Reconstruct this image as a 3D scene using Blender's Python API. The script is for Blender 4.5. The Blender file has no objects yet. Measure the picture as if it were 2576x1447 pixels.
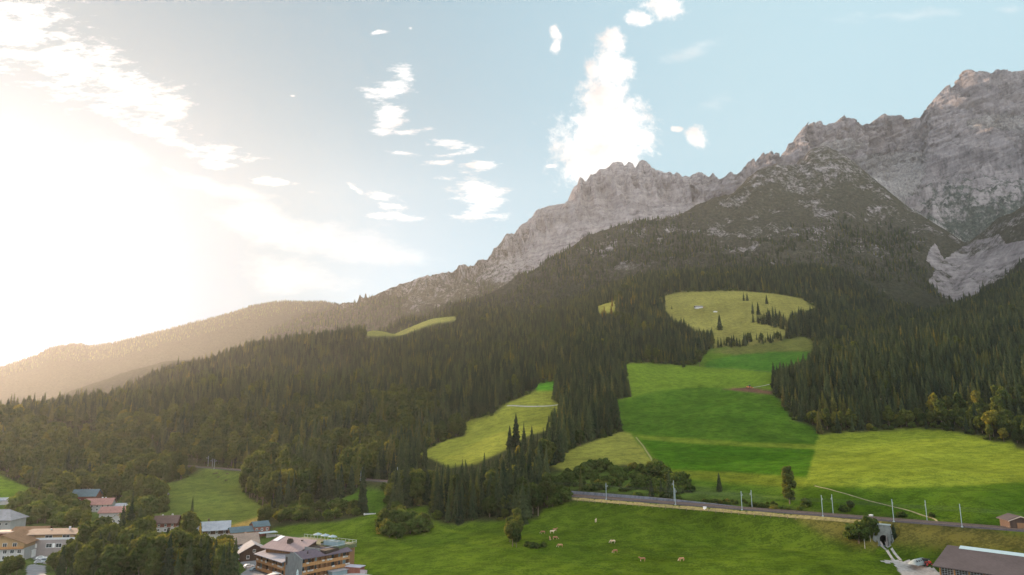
import bpy, bmesh, math, random
import numpy as np
from mathutils import Vector, Matrix, Euler
rng = np.random.default_rng(7); random.seed(7)
SC = bpy.context.scene
class _Links:
    class objects:
        @staticmethod
        def link(o): bpy.context.scene.collection.objects.link(o)
COL = _Links
# ---------------------------------------------------------------- camera model
CAMZ = 64.0
F = 1716.0; CX = 1288.0; CY = 723.5
PITCH = math.radians(10.8); SP, CP = math.sin(PITCH), math.cos(PITCH)
def uv(px, py):
    xc = (np.asarray(px, float) - CX) / F; yc = (CY - np.asarray(py, float)) / F
    d = CP - yc * SP
    return xc / d, (SP + yc * CP) / d
def proj(X, Y, Z):
    dz = Z - CAMZ; dep = Y * CP + dz * SP
    return CX + F * X / dep, CY - F * (-Y * SP + dz * CP) / dep
def vrow(py): return float(uv(CX, py)[1])
# ---------------------------------------------------------------- noise
_perm = rng.permutation(256); _perm = np.concatenate([_perm, _perm, _perm])
_val = rng.random(256) * 2 - 1
_ang = rng.random(256) * 2 * np.pi; _gx, _gy = np.cos(_ang), np.sin(_ang)
def gnoise(x, y, seed=0):
    x = x + seed * 17.31; y = y - seed * 9.77
    xi = np.floor(x).astype(np.int64); yi = np.floor(y).astype(np.int64)
    fx = x - xi; fy = y - yi; xi &= 255; yi &= 255
    ux = fx*fx*fx*(fx*(fx*6-15)+10); uy = fy*fy*fy*(fy*(fy*6-15)+10)
    def g(ix, iy, dx, dy):
        h = _perm[_perm[ix] + iy]
        return _gx[h]*dx + _gy[h]*dy
    a = g(xi, yi, fx, fy); b = g(xi+1, yi, fx-1, fy)
    c = g(xi, yi+1, fx, fy-1); d = g(xi+1, yi+1, fx-1, fy-1)
    return 1.5 * (a + ux*(b-a) + uy*((c + ux*(d-c)) - (a + ux*(b-a))))
def fbm(x, y, octv=4, seed=0, gain=0.5):
    s = 0; a = 1.0; n = 0
    for o in range(octv):
        s = s + a * gnoise(x, y, seed + o); n += a; a *= gain; x = x * 2.03; y = y * 2.03
    return s / n
def ridged(x, y, octv=5, seed=0, gain=0.55):
    s = 0; a = 1.0; n = 0; w = 1.0
    for o in range(octv):
        r = 1 - np.abs(gnoise(x, y, seed + o)); r = r * r
        s = s + a * r * w; w = np.clip(r * 1.4, 0, 1); n += a; a *= gain; x = x * 2.07; y = y * 2.07
    return s / n
def sstep(a, b, x):
    t = np.clip((x - a) / (b - a), 0, 1); return t * t * (3 - 2 * t)
def inpoly(px, py, poly):
    poly = np.asarray(poly, float); x0, y0 = poly.min(0); x1, y1 = poly.max(0)
    out = np.zeros(px.shape, bool)
    m = (px >= x0) & (px <= x1) & (py >= y0) & (py <= y1)
    if not m.any(): return out
    X, Y = px[m], py[m]; c = np.zeros(X.shape, bool); n = len(poly)
    for i in range(n):
        xa, ya = poly[i]; xb, yb = poly[(i+1) % n]
        if ya == yb: continue
        k = (ya > Y) != (yb > Y)
        c ^= k & (X < (xb - xa) * (Y - ya) / (yb - ya) + xa)
    out[m] = c
    return out
# ---------------------------------------------------------------- object helpers
def tag(o, label=None, cat=None, group=None, kind=None):
    if label: o['label'] = label
    if cat: o['category'] = cat
    if group: o['group'] = group
    if kind: o['kind'] = kind
    return o
def empty(name, loc=(0,0,0), rz=0.0):
    o = bpy.data.objects.new(name, None); COL.objects.link(o)
    o.location = loc; o.rotation_euler = (0, 0, rz); o.empty_display_size = 0.5
    return o
def mesh_np(name, verts, quads=None, tris=None, smooth=False):
    me = bpy.data.meshes.new(name); verts = np.ascontiguousarray(verts, np.float32)
    me.vertices.add(len(verts)); me.vertices.foreach_set('co', verts.ravel())
    nq = 0 if quads is None else len(quads); nt = 0 if tris is None else len(tris)
    idx = []; starts = []; p = 0
    if nq: idx.append(np.asarray(quads, np.int32).ravel()); starts.append(np.arange(nq, dtype=np.int32) * 4); p = nq * 4
    if nt: idx.append(np.asarray(tris, np.int32).ravel()); starts.append(p + np.arange(nt, dtype=np.int32) * 3)
    if nq + nt:
        idx = np.concatenate(idx); starts = np.concatenate(starts)
        me.loops.add(len(idx)); me.loops.foreach_set('vertex_index', idx)
        me.polygons.add(nq + nt); me.polygons.foreach_set('loop_start', starts)
        me.polygons.foreach_set('use_smooth', np.full(nq + nt, smooth, bool))
    me.update(calc_edges=True)
    return me
def link(name, me, mat=None, parent=None):
    o = bpy.data.objects.new(name, me); COL.objects.link(o)
    if mat is not None:
        for m in (mat if isinstance(mat, (list, tuple)) else [mat]): me.materials.append(m)
    if parent is not None: o.parent = parent
    return o
class MB:
    """collects boxes, prisms and tubes into one mesh"""
    def __init__(s): s.v = []; s.f = []
    def add(s, vs, fs):
        b = len(s.v); s.v += [tuple(v) for v in vs]; s.f += [tuple(b + i for i in f) for f in fs]; return s
    def box(s, x0, x1, y0, y1, z0, z1, M=None):
        vs = [(x0,y0,z0),(x1,y0,z0),(x1,y1,z0),(x0,y1,z0),(x0,y0,z1),(x1,y0,z1),(x1,y1,z1),(x0,y1,z1)]
        if M is not None: vs = [M @ Vector(v) for v in vs]
        return s.add(vs, [(0,3,2,1),(4,5,6,7),(0,1,5,4),(1,2,6,5),(2,3,7,6),(3,0,4,7)])
    def prism(s, pts, axis, a, b):
        """polygon pts extruded along axis 'x','y','z' from a to b"""
        def mk(p, t): return {'x': (t, p[0], p[1]), 'y': (p[0], t, p[1]), 'z': (p[0], p[1], t)}[axis]
        n = len(pts); vs = [mk(p, a) for p in pts] + [mk(p, b) for p in pts]
        return s.add(vs, [tuple(range(n))[::-1], tuple(range(n, 2*n))] + [(i, (i+1) % n, n + (i+1) % n, n + i) for i in range(n)])
    def tube(s, p0, p1, r0, r1=None, n=8):
        r1 = r0 if r1 is None else r1; p0, p1 = Vector(p0), Vector(p1)
        d = (p1 - p0).normalized(); a = d.orthogonal().normalized(); b = d.cross(a); vs = []
        for p, r in ((p0, r0), (p1, r1)):
            for i in range(n):
                t = 2 * math.pi * i / n; vs.append(p + (a * math.cos(t) + b * math.sin(t)) * r)
        return s.add(vs, [tuple(range(n))[::-1], tuple(range(n, 2*n))] + [(i, (i+1) % n, n + (i+1) % n, n + i) for i in range(n)])
    def build(s, name, mat, parent=None, smooth=False):
        me = bpy.data.meshes.new(name); me.from_pydata(s.v, [], s.f); me.update()
        bm = bmesh.new(); bm.from_mesh(me); bmesh.ops.recalc_face_normals(bm, faces=bm.faces); bm.to_mesh(me); bm.free()
        if smooth: me.polygons.foreach_set('use_smooth', [True] * len(me.polygons))
        return link(name, me, mat, parent)
# ---------------------------------------------------------------- materials
def new_mat(name):
    m = bpy.data.materials.new(name); m.use_nodes = True; nt = m.node_tree
    for n in list(nt.nodes): nt.nodes.remove(n)
    out = nt.nodes.new('ShaderNodeOutputMaterial'); return m, nt, out
class N:
    def __init__(s, nt): s.nt = nt
    def __call__(s, typ, ins=None, **kw):
        n = s.nt.nodes.new(typ)
        for k, v in kw.items(): setattr(n, k, v)
        for k, v in (ins or {}).items():
            if isinstance(v, bpy.types.NodeSocket): s.nt.links.new(v, n.inputs[k])
            else: n.inputs[k].default_value = v
        return n
    def math(s, op, a, b=0.0, c=None, clamp=False):
        i = {0: a, 1: b}
        if c is not None: i[2] = c
        return s('ShaderNodeMath', i, operation=op, use_clamp=clamp).outputs[0]
    def ramp(s, f, stops, interp='LINEAR'):
        n = s('ShaderNodeValToRGB', {0: f}); cr = n.color_ramp; cr.interpolation = interp
        while len(cr.elements) < len(stops): cr.elements.new(0.5)
        for e, (p, c) in zip(cr.elements, stops):
            e.position = p; e.color = tuple(c) + (1,) if len(c) == 3 else c
        return n.outputs[0]
    def mix(s, f, a, b, blend='MIX'):
        n = s('ShaderNodeMix', data_type='RGBA', blend_type=blend)
        for k, v in ((0, f), (6, a), (7, b)):
            if isinstance(v, bpy.types.NodeSocket): s.nt.links.new(v, n.inputs[k])
            else: n.inputs[k].default_value = v if k == 0 or len(v) == 4 else tuple(v) + (1,)
        return n.outputs[2]
    def noise(s, vec, scale, detail=4, rough=0.55, dist=0.0):
        i = {'Scale': scale, 'Detail': detail, 'Roughness': rough, 'Distortion': dist}
        if vec is not None: i['Vector'] = vec
        return s('ShaderNodeTexNoise', i).outputs[0]
MATS = {}
def paint(name, col, rough=0.7, var=0.25, scale=3.0, metal=0.0, bump=0.0, stretch=(1,1,1), spec=0.3):
    """plain procedural surface: colour with mottled wear"""
    if name in MATS: return MATS[name]
    m, nt, out = new_mat(name); n = N(nt)
    tc = n('ShaderNodeTexCoord').outputs['Object']
    mp = n('ShaderNodeMapping', {0: tc, 3: stretch}).outputs[0]
    f = n.noise(mp, scale, 5, 0.65)
    lo = tuple(c * (1 - var) for c in col); hi = tuple(min(1, c * (1 + var)) for c in col)
    c = n.ramp(f, [(0.3, lo), (0.7, hi)])
    p = n('ShaderNodeBsdfPrincipled', {'Base Color': c, 'Roughness': rough, 'Metallic': metal, 'Specular IOR Level': spec})
    if bump:
        b = n('ShaderNodeBump', {'Strength': 0.6, 'Distance': bump, 'Height': f}); nt.links.new(b.outputs[0], p.inputs['Normal'])
    nt.links.new(p.outputs[0], out.inputs[0]); MATS[name] = m; return m
def planks(name, c1, c2, size=0.18, axis='Z', rough=0.8):
    if name in MATS: return MATS[name]
    m, nt, out = new_mat(name); n = N(nt)
    tc = n('ShaderNodeTexCoord').outputs['Object']
    sx = n('ShaderNodeSeparateXYZ', {0: tc})
    h = n.math('ADD', sx.outputs[0], sx.outputs[1]) if axis == 'H' else sx.outputs[{'X': 0, 'Y': 1, 'Z': 2}[axis]]
    k = n.math('FLOOR', n.math('DIVIDE', h, size))
    r = n('ShaderNodeTexWhiteNoise', {'W': k}, noise_dimensions='1D').outputs[0]
    fr = n.math('FRACT', n.math('DIVIDE', h, size))
    gap = n.math('LESS_THAN', fr, 0.1)
    st = n.noise(n('ShaderNodeMapping', {0: tc, 3: (1, 1, 6) if axis == 'H' else (6, 6, 1)}).outputs[0], 1.5, 5, 0.7)
    c = n.mix(n.math('ADD', n.math('MULTIPLY', r, 0.5), n.math('MULTIPLY', st, 0.6)), c1, c2)
    c = n.mix(n.math('MULTIPLY', gap, 0.6), c, tuple(x * 0.25 for x in c1))
    p = n('ShaderNodeBsdfPrincipled', {'Base Color': c, 'Roughness': rough, 'Specular IOR Level': 0.2})
    nt.links.new(p.outputs[0], out.inputs[0]); MATS[name] = m; return m
# ================================================================ GROUND: heights from scattered survey points
CP_ = []   # (u, Y, z_abs)
def pz(px, py, z):
    u, v = uv(px, py); CP_.append((float(u), z / float(v), CAMZ + z))
def pY(px, py, Y):
    u, v = uv(px, py); CP_.append((float(u), Y, CAMZ + float(v) * Y))
def pw(u, Y, z): CP_.append((u, Y, CAMZ + z))
for u in (-1.0, -0.5, 0, 0.5, 1.0):
    pw(u, 30, -62); pw(u, 90, -62); pw(u, 170, -61 + 2*u)
for a in [(100,1440,-63),(300,1440,-63),(700,1440,-62),(900,1440,-60.6),(1200,1440,-57),(1500,1440,-57),(1800,1440,-56),(2100,1440,-55.4),(2560,1440,-55),
          (940,1302,-53.2),(850,1335,-58),(760,1345,-60),(1010,1330,-57.5),(1160,1325,-55.5),(1060,1390,-58.5),(1260,1380,-56.5),(1400,1354,-53.6),(1540,1365,-54),(1615,1408,-56),(1714,1407,-55.5),(1500,1309,-49.4),
          (1528,1257,-43.5),(1760,1268,-43.2),(1650,1330,-50.2),(1900,1330,-50.5),(1900,1400,-54),(2077,1352,-51.5),(2210,1381,-52.6),(2080,1400,-53.7),(2240,1362,-52),(2400,1395,-53.5),(2576,1400,-53),
          (0,1400,-62.5),(100,1300,-60),(250,1300,-60.5),(400,1335,-61),(560,1345,-61),(640,1390,-61.5),(0,1255,-57),(110,1268,-57.5),(20,1200,-48),(200,1205,-51),(336,1252,-58),(440,1217,-50.5),(540,1178,-44),(612,1190,-46.5),(640,1290,-58.5),(577,1323,-61),(450,1300,-59.5),
          (700,1300,-58.5),(800,1275,-55.5),(920,1240,-48.5),(940,1288,-53),(760,1215,-49),(1150,1280,-50),(1250,1250,-46.5),(1330,1290,-49.5),(1380,1262,-46)]: pz(*a)
for a in [(1150,1175,516),(1060,1141,620),(1300,1090,600),(1275,1020,760),(1394,972,830),(1170,1062,740),(1430,1165,480),(1590,1090,600),(1640,1166,460),
          (1740,1200,420),(1900,1110,545),(1900,1200,405),(2100,1240,350),(2300,1225,350),(2300,1150,445),(2300,1080,575),(2050,1088,590),(2576,1135,480),(2576,1225,350),(2576,1290,312),(2450,1270,318),(2450,1225,350),
          (1800,1040,650),(1800,985,790),(1600,930,930),(1750,920,980),(1940,960,800),(1940,930,900),(2040,900,930),(1850,875,1090),(1970,855,1120),
          (1800,840,1180),(1760,775,1350),(1850,733,1500),(2030,755,1420),(1680,745,1480),(1540,770,1480),(1650,830,1220),(1700,880,1080),
          (2200,960,720),(2400,1000,650),(2200,870,1050),(2400,860,900),(2576,1000,600),(2576,850,900),(2576,700,1500),(2410,785,1500),(2250,815,1500),(2100,770,1600),(2480,760,1450),
          (1850,690,1800),(2100,690,1850),(1600,710,1800),(1400,800,1700),
          (700,1165,610),(850,1080,720),(850,1000,850),(700,968,1000),(560,968,1000),(430,1000,950),(250,1032,900),(100,1057,850),(0,1050,850),(-300,1080,800),
          (430,945,1280),(600,895,1400),(760,865,1450),(900,868,1500),(700,930,1200),
          (1000,960,950),(1000,900,1150),(930,842,1480),(1000,846,1480),(1080,806,1660),(1145,794,1720),(1200,860,1300),(1300,900,1050),(1300,810,1550),(1450,900,980),(1450,820,1350),(1250,970,850),(1100,1020,780),(950,1100,690)]: pY(*a)
for a in [(-0.45,1180,35),(-0.3,1150,50),(-0.43,2000,60),(-0.32,2000,100),(-0.5,1800,0),(-0.68,1400,-40),(-1.0,1400,-40),(-1.0,2500,-40),(-0.5,2500,0),(-0.3,2500,130),(-0.1,2400,300),(0.2,2400,420),(0.5,2500,420),(0.75,2100,300),(0.66,1950,250),(1.0,1500,400),(1.0,2500,500),(1.0,900,120),(1.0,500,-14),(1.0,400,-26),(1.0,330,-40),(0.85,322,-41),(0.85,400,-26),(-1.0,700,-40),(-1.0,450,-58),(-1.0,300,-62)]: pw(*a)
CPA = np.array(CP_)
# the railway runs on a level line
RAIL_Z = CAMZ - 42.5
RA, RB = np.array((206.0, 267.0)), np.array((-494.0, 775.0))
RD = (RB - RA) / np.linalg.norm(RB - RA); RN = np.array((-RD[1], RD[0])) * -1   # RN points uphill (away from camera)
if RN[1] < 0: RN = -RN
def rail_d(X, Y): return (X - RA[0]) * RN[0] + (Y - RA[1]) * RN[1]
def rail_t(X, Y): return (X - RA[0]) * RD[0] + (Y - RA[1]) * RD[1]
EPS = 0.05
def _q(u, Y): return np.stack([u * 1.3, np.log(Y)], -1)
_c = _q(CPA[:,0], CPA[:,1]); _n = len(_c)
_A = np.zeros((_n+3, _n+3)); _r = np.sqrt(((_c[:,None]-_c[None])**2).sum(-1) + EPS**2)
_A[:_n,:_n] = _r + np.eye(_n) * -2e-4; _A[:_n,_n] = 1; _A[:_n,_n+1:] = _c; _A[_n,:_n] = 1; _A[_n+1:,:_n] = _c.T
_w = np.linalg.solve(_A, np.concatenate([CPA[:,2], np.zeros(3)]))
def rbf(u, Y):
    q = _q(u, Y).reshape(-1, 2); out = np.empty(len(q))
    for s in range(0, len(q), 60000):
        p = q[s:s+60000]; r = np.sqrt((p[:,None,0]-_c[None,:,0])**2 + (p[:,None,1]-_c[None,:,1])**2 + EPS**2)
        out[s:s+60000] = r @ _w[:_n] + _w[_n] + p @ _w[_n+1:]
    return out.reshape(u.shape)
NU, NR = 1500, 900
GU = np.linspace(-0.98, 0.98, NU); GL = np.linspace(math.log(25), math.log(2500), NR); GY = np.exp(GL)
cu, cl = np.meshgrid(np.linspace(-0.98, 0.98, 375), np.linspace(GL[0], GL[-1], 300))
zc = rbf(cu, np.exp(cl))
def bil(A, fu, fr):
    i = np.clip(np.floor(fu).astype(int), 0, A.shape[1]-2); j = np.clip(np.floor(fr).astype(int), 0, A.shape[0]-2)
    a = np.clip(fu - i, 0, 1); b = np.clip(fr - j, 0, 1)
    return (A[j,i]*(1-a)+A[j,i+1]*a)*(1-b) + (A[j+1,i]*(1-a)+A[j+1,i+1]*a)*b
UU, LL = np.meshgrid(GU, GL); YY = np.exp(LL); XX = UU * YY
ZG = bil(zc, (UU+0.98)/1.96*374, (LL-GL[0])/(GL[-1]-GL[0])*299)
# natural undulation: small in the fields, larger with distance
ZG += fbm(XX/90, YY/90, 4, 3) * (0.7 + 0.8*sstep(340, 460, YY) + np.clip((YY-450)/700, 0, 1) * 2.4) + fbm(XX/22, YY/22, 3, 9) * (0.2 + np.clip((YY-450)/700, 0, 1)*0.8)
PXn, PYn = proj(XX, YY, ZG)
# shallow cattle terraces and hollows in the cow field
ZG += np.where(YY < 420, 0.22*np.sin((YY + 0.25*XX)/3.1 + 3*fbm(XX/40, YY/40, 2, 21)), 0) * sstep(-40, 10, XX)
# railway cut and fill
dd = rail_d(XX, YY); tt = rail_t(XX, YY)
near = (tt > -60) & (tt < 900)
ed = np.maximum(np.abs(dd) - 5.6, 0)
ZG = np.where(near, np.clip(ZG, RAIL_Z - ed*0.62, RAIL_Z + ed*0.8), ZG)
ZG = np.where(near & (np.abs(dd) <= 5.6), RAIL_Z, ZG)
# the lane cut leading into the underpass
PT_T, PT_Z = float(rail_t(*(lambda u, v: (u*(-42.2/v), -42.2/v))(*[float(q) for q in uv(2221, 1312)]))), CAMZ - 51.6
lane = (dd < -9.2) & (dd > -34)
ZG = np.where(lane, np.minimum(ZG, PT_Z + np.maximum(np.abs(tt - PT_T) - 2.0, 0)*1.3 + np.maximum(-dd - 12, 0)*.02), ZG)
def ground_z(X, Y):
    X = np.asarray(X, float); Y = np.asarray(Y, float)
    return bil(ZG, (X/Y+0.98)/1.96*(NU-1), (np.log(Y)-GL[0])/(GL[-1]-GL[0])*(NR-1))
VG = (ZG - CAMZ) / YY
def hit(px, py, ymin=150.0):
    """the ground point seen at a photo position"""
    u, v = uv(px, py); u = float(u); v = float(v)
    fu = (u+0.98)/1.96*(NU-1); i = int(np.clip(math.floor(fu), 0, NU-2)); a = fu - i
    col = VG[:, i]*(1-a) + VG[:, i+1]*a
    js = np.nonzero((col[1:] >= v) & (GY[1:] >= ymin))[0]
    j = int(js[0]) + 1 if len(js) else NR - 1
    t = 0 if col[j] == col[j-1] else np.clip((v - col[j-1]) / (col[j] - col[j-1]), 0, 1)
    Y = math.exp(GL[j-1] + t * (GL[j] - GL[j-1])); X = u * Y
    return Vector((X, Y, float(ground_z(X, Y))))
# ---------------------------------------------------------------- fields as they lie on the ground (outlines in photo points)
P = {}
P['cow_field'] = [(679,1330),(754,1319),(861,1312),(902,1300),(953,1290),(996,1283),(1076,1274),(1079,1303),(1117,1319),(1157,1322),(1184,1311),(1258,1311),(1353,1305),(1367,1281),(1426,1262),(1453,1255),(1528,1258),(1651,1264),(1759,1268),(1887,1277),(1986,1296),(2018,1317),(2077,1349),(2153,1372),(2206,1379),(2233,1367),(2368,1381),(2576,1395),(2576,1520),(885,1520),(880,1440),(840,1365),(790,1345),(720,1347),(690,1340)]
P['hollow_field'] = [(902,1225),(937,1230),(972,1233),(975,1270),(940,1294),(910,1292),(888,1276),(794,1270),(848,1262),(899,1236)]
P['left_meadow'] = [(336,1257),(336,1236),(376,1219),(440,1215),(470,1201),(505,1183),(532,1174),(572,1185),(610,1187),(604,1219),(626,1254),(674,1284),(645,1303),(577,1323),(560,1335),(510,1322),(456,1309),(390,1300),(397,1284),(427,1262),(420,1245),(380,1240),(350,1262)]
P['sand_bank'] = [(577,1325),(645,1303),(676,1284),(684,1290),(660,1318),(640,1332),(580,1338)]
P['far_left_field'] = [(-200,1195),(0,1195),(20,1205),(60,1222),(95,1232),(130,1255),(110,1273),(75,1266),(30,1265),(0,1262),(-200,1262)]
P['yellow_meadow'] = [(1394,980),(1348,983),(1310,1000),(1275,1015),(1240,1045),(1174,1060),(1172,1098),(1120,1108),(1060,1140),(1025,1160),(1080,1152),(1130,1176),(1195,1168),(1275,1130),(1330,1095),(1385,1080),(1395,1045),(1415,1018),(1390,1008)]
P['lime_patch'] = [(1350,967),(1394,960),(1396,983),(1348,984)]
P['bush_clearing'] = [(1103,1048),(1152,1046),(1150,1064),(1105,1066)]
P['triangle'] = [(1420,1138),(1504,1106),(1566,1086),(1579,1086),(1614,1123),(1644,1168),(1614,1170),(1525,1170),(1466,1168),(1440,1190),(1380,1172)]
P['main'] = [(1549,927),(1583,914),(1625,914),(1752,920),(1781,884),(1786,878),(1851,872),(1950,861),(1977,854),(2025,848),(2044,859),(2047,884),(2034,903),(1969,928),(1943,936),(1941,988),(1966,1012),(1977,1035),(1997,1058),(2042,1072),(2059,1092),(2167,1087),(2308,1078),(2393,1085),(2472,1099),(2502,1113),(2550,1112),(2556,1128),(2640,1142),(2700,1360),(2576,1342),(2300,1308),(2060,1290),(1960,1272),(1887,1241),(1737,1219),(1705,1200),(1678,1176),(1622,1168),(1645,1168),(1614,1123),(1579,1086),(1563,1082),(1557,1059),(1543,1011),(1587,994),(1575,945)]
P['high'] = [(1671,745),(1710,735),(1851,732),(1950,739),(2020,751),(2037,769),(2076,772),(1990,790),(1977,813),(1977,842),(1966,856),(1880,868),(1795,874),(1795,835),(1752,833),(1724,816),(1690,802),(1676,785),(1673,763)]
P['high_strip'] = [(1500,772),(1546,757),(1548,785),(1510,789)]
P['far_meadow'] = [(914,834),(1008,813),(1081,802),(1143,796),(1152,806),(1092,814),(1024,839),(1000,846),(923,846)]
P['far_meadow_edge'] = [(1151,800),(1258,789),(1258,793),(1151,808)]
P['scrub'] = [(1372,1195),(1466,1176),(1500,1172),(1525,1176),(1616,1176),(1622,1170),(1678,1176),(1705,1200),(1737,1219),(1887,1241),(1960,1270),(1990,1290),(1900,1275),(1600,1245),(1430,1230),(1380,1240)]
P['bank'] = [(1986,1290),(2060,1298),(2240,1313),(2576,1348),(2640,1356),(2640,1400),(2576,1396),(2420,1380),(2368,1381),(2233,1367),(2206,1379),(2153,1372),(2077,1349),(2018,1317)]
P['village'] = [(0,1262),(110,1273),(336,1257),(397,1284),(390,1300),(510,1322),(580,1338),(690,1340),(790,1345),(840,1365),(885,1520),(-100,1520),(-100,1262)]
P['hedge_zone'] = [(676,1292),(690,1280),(790,1258),(905,1276),(905,1300),(850,1310),(754,1322),(680,1334)]
P['ravine'] = [(2330,655),(2346,612),(2360,625),(2376,650),(2394,639),(2448,607),(2515,590),(2529,612),(2576,604),(2620,600),(2620,630),(2576,647),(2529,695),(2475,725),(2408,765),(2368,744),(2338,714),(2351,677)]
# sub-fields of the main meadow with their own grass
SUB = [('light_top', [(1540,930),(1583,912),(1752,918),(1945,930),(1945,992),(1850,978),(1760,974),(1650,984),(1560,1008),(1530,1016)], (.085,.135,.015)),
       ('vivid_upper', [(1770,925),(1781,908),(1850,893),(1930,886),(2050,884),(2040,905),(1969,929),(1944,937),(1860,929)], (.036,.100,.012)),
       ('brown_upper', [(1781,886),(1851,871),(1950,860),(2025,846),(2050,859),(2048,884),(1930,886),(1850,893)], (.085,.092,.026)),
       ('mid_dark', [(1543,1011),(1560,1008),(1650,984),(1760,974),(1850,978),(1942,992),(1966,1012),(1977,1035),(1997,1058),(2042,1072),(2059,1092),(2054,1118),(1880,1113),(1700,1101),(1600,1095),(1560,1085)], (.037,.084,.008)),
       ('strip', [(1560,1085),(1600,1095),(1700,1101),(1880,1113),(2054,1118),(2052,1130),(1880,1124),(1700,1113),(1616,1104),(1608,1098)], (.092,.125,.014)),
       ('lower_dark', [(1612,1106),(1700,1113),(1880,1124),(2052,1130),(2030,1202),(1840,1187),(1690,1182),(1656,1160),(1640,1140)], (.031,.083,.005)),
       ('lower_strip', [(1656,1162),(1690,1182),(1840,1187),(2030,1202),(2012,1226),(1880,1219),(1740,1206),(1690,1190)], (.095,.118,.013)),
       ('right', [(2059,1092),(2167,1080),(2308,1070),(2480,1090),(2700,1130),(2700,1370),(2300,1310),(2060,1292),(2010,1250),(2012,1226),(2030,1202),(2052,1130)], (.128,.160,.018)),
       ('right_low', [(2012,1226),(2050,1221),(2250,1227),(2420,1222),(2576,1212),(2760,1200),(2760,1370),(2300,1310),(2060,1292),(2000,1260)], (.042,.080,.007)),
       ('soil', [(1815,979),(1880,974),(1943,984),(1945,993),(1900,988),(1850,983)], (.105,.052,.042))]
GRASS = {'cow_field': (.050,.083,.008), 'hollow_field': (.045,.090,.010), 'left_meadow': (.072,.098,.022), 'sand_bank': (.24,.17,.055), 'far_left_field': (.085,.145,.013),
         'yellow_meadow': (.165,.175,.030), 'lime_patch': (.07,.21,.015), 'bush_clearing': (.12,.15,.03), 'triangle': (.155,.16,.035), 'main': (.055,.098,.011), 'high': (.155,.145,.042), 'high_strip': (.22,.20,.045),
         'far_meadow': (.17,.165,.05), 'far_meadow_edge': (.16,.15,.05), 'scrub': (.055,.085,.018), 'bank': (.105,.092,.024), 'village': (.055,.085,.022)}
PX, PY = proj(XX, YY, ZG)
PX = PX + 5.0*fbm(XX/60, YY/60, 2, 33) + 3.6*fbm(XX/16, YY/16, 4, 31, .65); PY = PY + 1.5*fbm(XX/16, YY/16, 4, 37, .65)
gcol = np.empty((NR, NU, 3)); gcol[:] = (.030,.034,.016)
gcol[YY < 215] = (.06,.12,.011)
meadow = np.zeros((NR, NU), bool)
vis = YY > 180
for k in ('village','scrub','cow_field','hollow_field','left_meadow','sand_bank','far_left_field','yellow_meadow','lime_patch','bush_clearing','triangle','main','high','high_strip','far_meadow','far_meadow_edge','bank'):
    m = inpoly(PX, PY, P[k]) & vis; gcol[m] = GRASS[k]
    if k not in ('village','scrub','bank'): meadow |= m
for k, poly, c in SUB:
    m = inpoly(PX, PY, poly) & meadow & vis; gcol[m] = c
# trampled and mown variation that belongs to the grass itself
w1 = fbm(XX/35, YY/35, 4, 51); w2 = fbm(XX/9, YY/9, 3, 57); w3 = fbm((XX*.8+YY*.6)/60, (YY*.8-XX*.6)/7, 3, 61)
mow = np.sin((YY*.93 + XX*.36)/2.6 + 1.5*fbm(XX/50, YY/50, 2, 65))*sstep(420, 560, YY)*.09
f = 1 + 0.30*fbm(XX/110, YY/110, 3, 71) + 0.30*w1 + 0.24*w2 + 0.26*w3 + mow
gcol = gcol * f[..., None]
yl = np.clip(0.5*w1 + 0.6*w2 + .1, 0, 1)[..., None] * meadow[..., None]
gcol = gcol * (1 - 0.28*yl) + np.array((.15,.15,.022)) * 0.28*yl
for _ in range(5):        # grass of neighbouring fields mingles along the borders
    g2 = gcol.copy(); g2[1:-1,1:-1] = (gcol[1:-1,1:-1]*2 + gcol[:-2,1:-1] + gcol[2:,1:-1] + gcol[1:-1,:-2] + gcol[1:-1,2:])/6; gcol = g2
def grid_quads(nr, nu):
    j, i = np.meshgrid(np.arange(nr-1), np.arange(nu-1), indexing='ij'); a = (j*nu + i).ravel()
    return np.stack([a, a+1, a+nu+1, a+nu], 1)
def add_col(me, name, c):
    at = me.color_attributes.new(name, 'FLOAT_COLOR', 'POINT')
    c4 = np.ones((c.reshape(-1, 3).shape[0], 4), np.float32); c4[:, :3] = np.clip(c.reshape(-1, 3), 0, 1); at.data.foreach_set('color', c4.ravel())
def add_f(me, name, a):
    at = me.attributes.new(name, 'FLOAT', 'POINT'); at.data.foreach_set('value', np.ascontiguousarray(a, np.float32).ravel())
def mat_grass():
    m, nt, out = new_mat('meadow_grass'); n = N(nt)
    c = n('ShaderNodeVertexColor', layer_name='tint').outputs[0]
    pos = n('ShaderNodeNewGeometry').outputs['Position']
    f1 = n.noise(pos, 1.1, 5, 0.7); f2 = n.noise(pos, 0.16, 4, 0.6)
    f3 = n.noise(n('ShaderNodeMapping', {0: pos, 3: (0.5, 2.2, 1)}).outputs[0], 0.35, 4, 0.65)
    v = n.math('ADD', n.math('MULTIPLY', f1, 0.9), n.math('ADD', n.math('MULTIPLY', f2, 0.6), n.math('MULTIPLY', f3, 0.5)))
    c = n.mix(1.0, c, n.ramp(v, [(0.70, (.62,.66,.62)), (1.0, (1,1,1)), (1.32, (1.42,1.36,1.2))]), 'MULTIPLY')
    b = n('ShaderNodeBump', {'Strength': 0.7, 'Distance': 0.5, 'Height': n.math('ADD', f1, n.math('MULTIPLY', f3, 0.8))})
    d = n('ShaderNodeBsdfDiffuse', {'Color': c, 'Roughness': 0.6, 'Normal': b.outputs[0]})
    nt.links.new(d.outputs[0], out.inputs[0]); return m
gq = grid_quads(NR, NU)
qc = lambda A: A.ravel()[gq]
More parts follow.
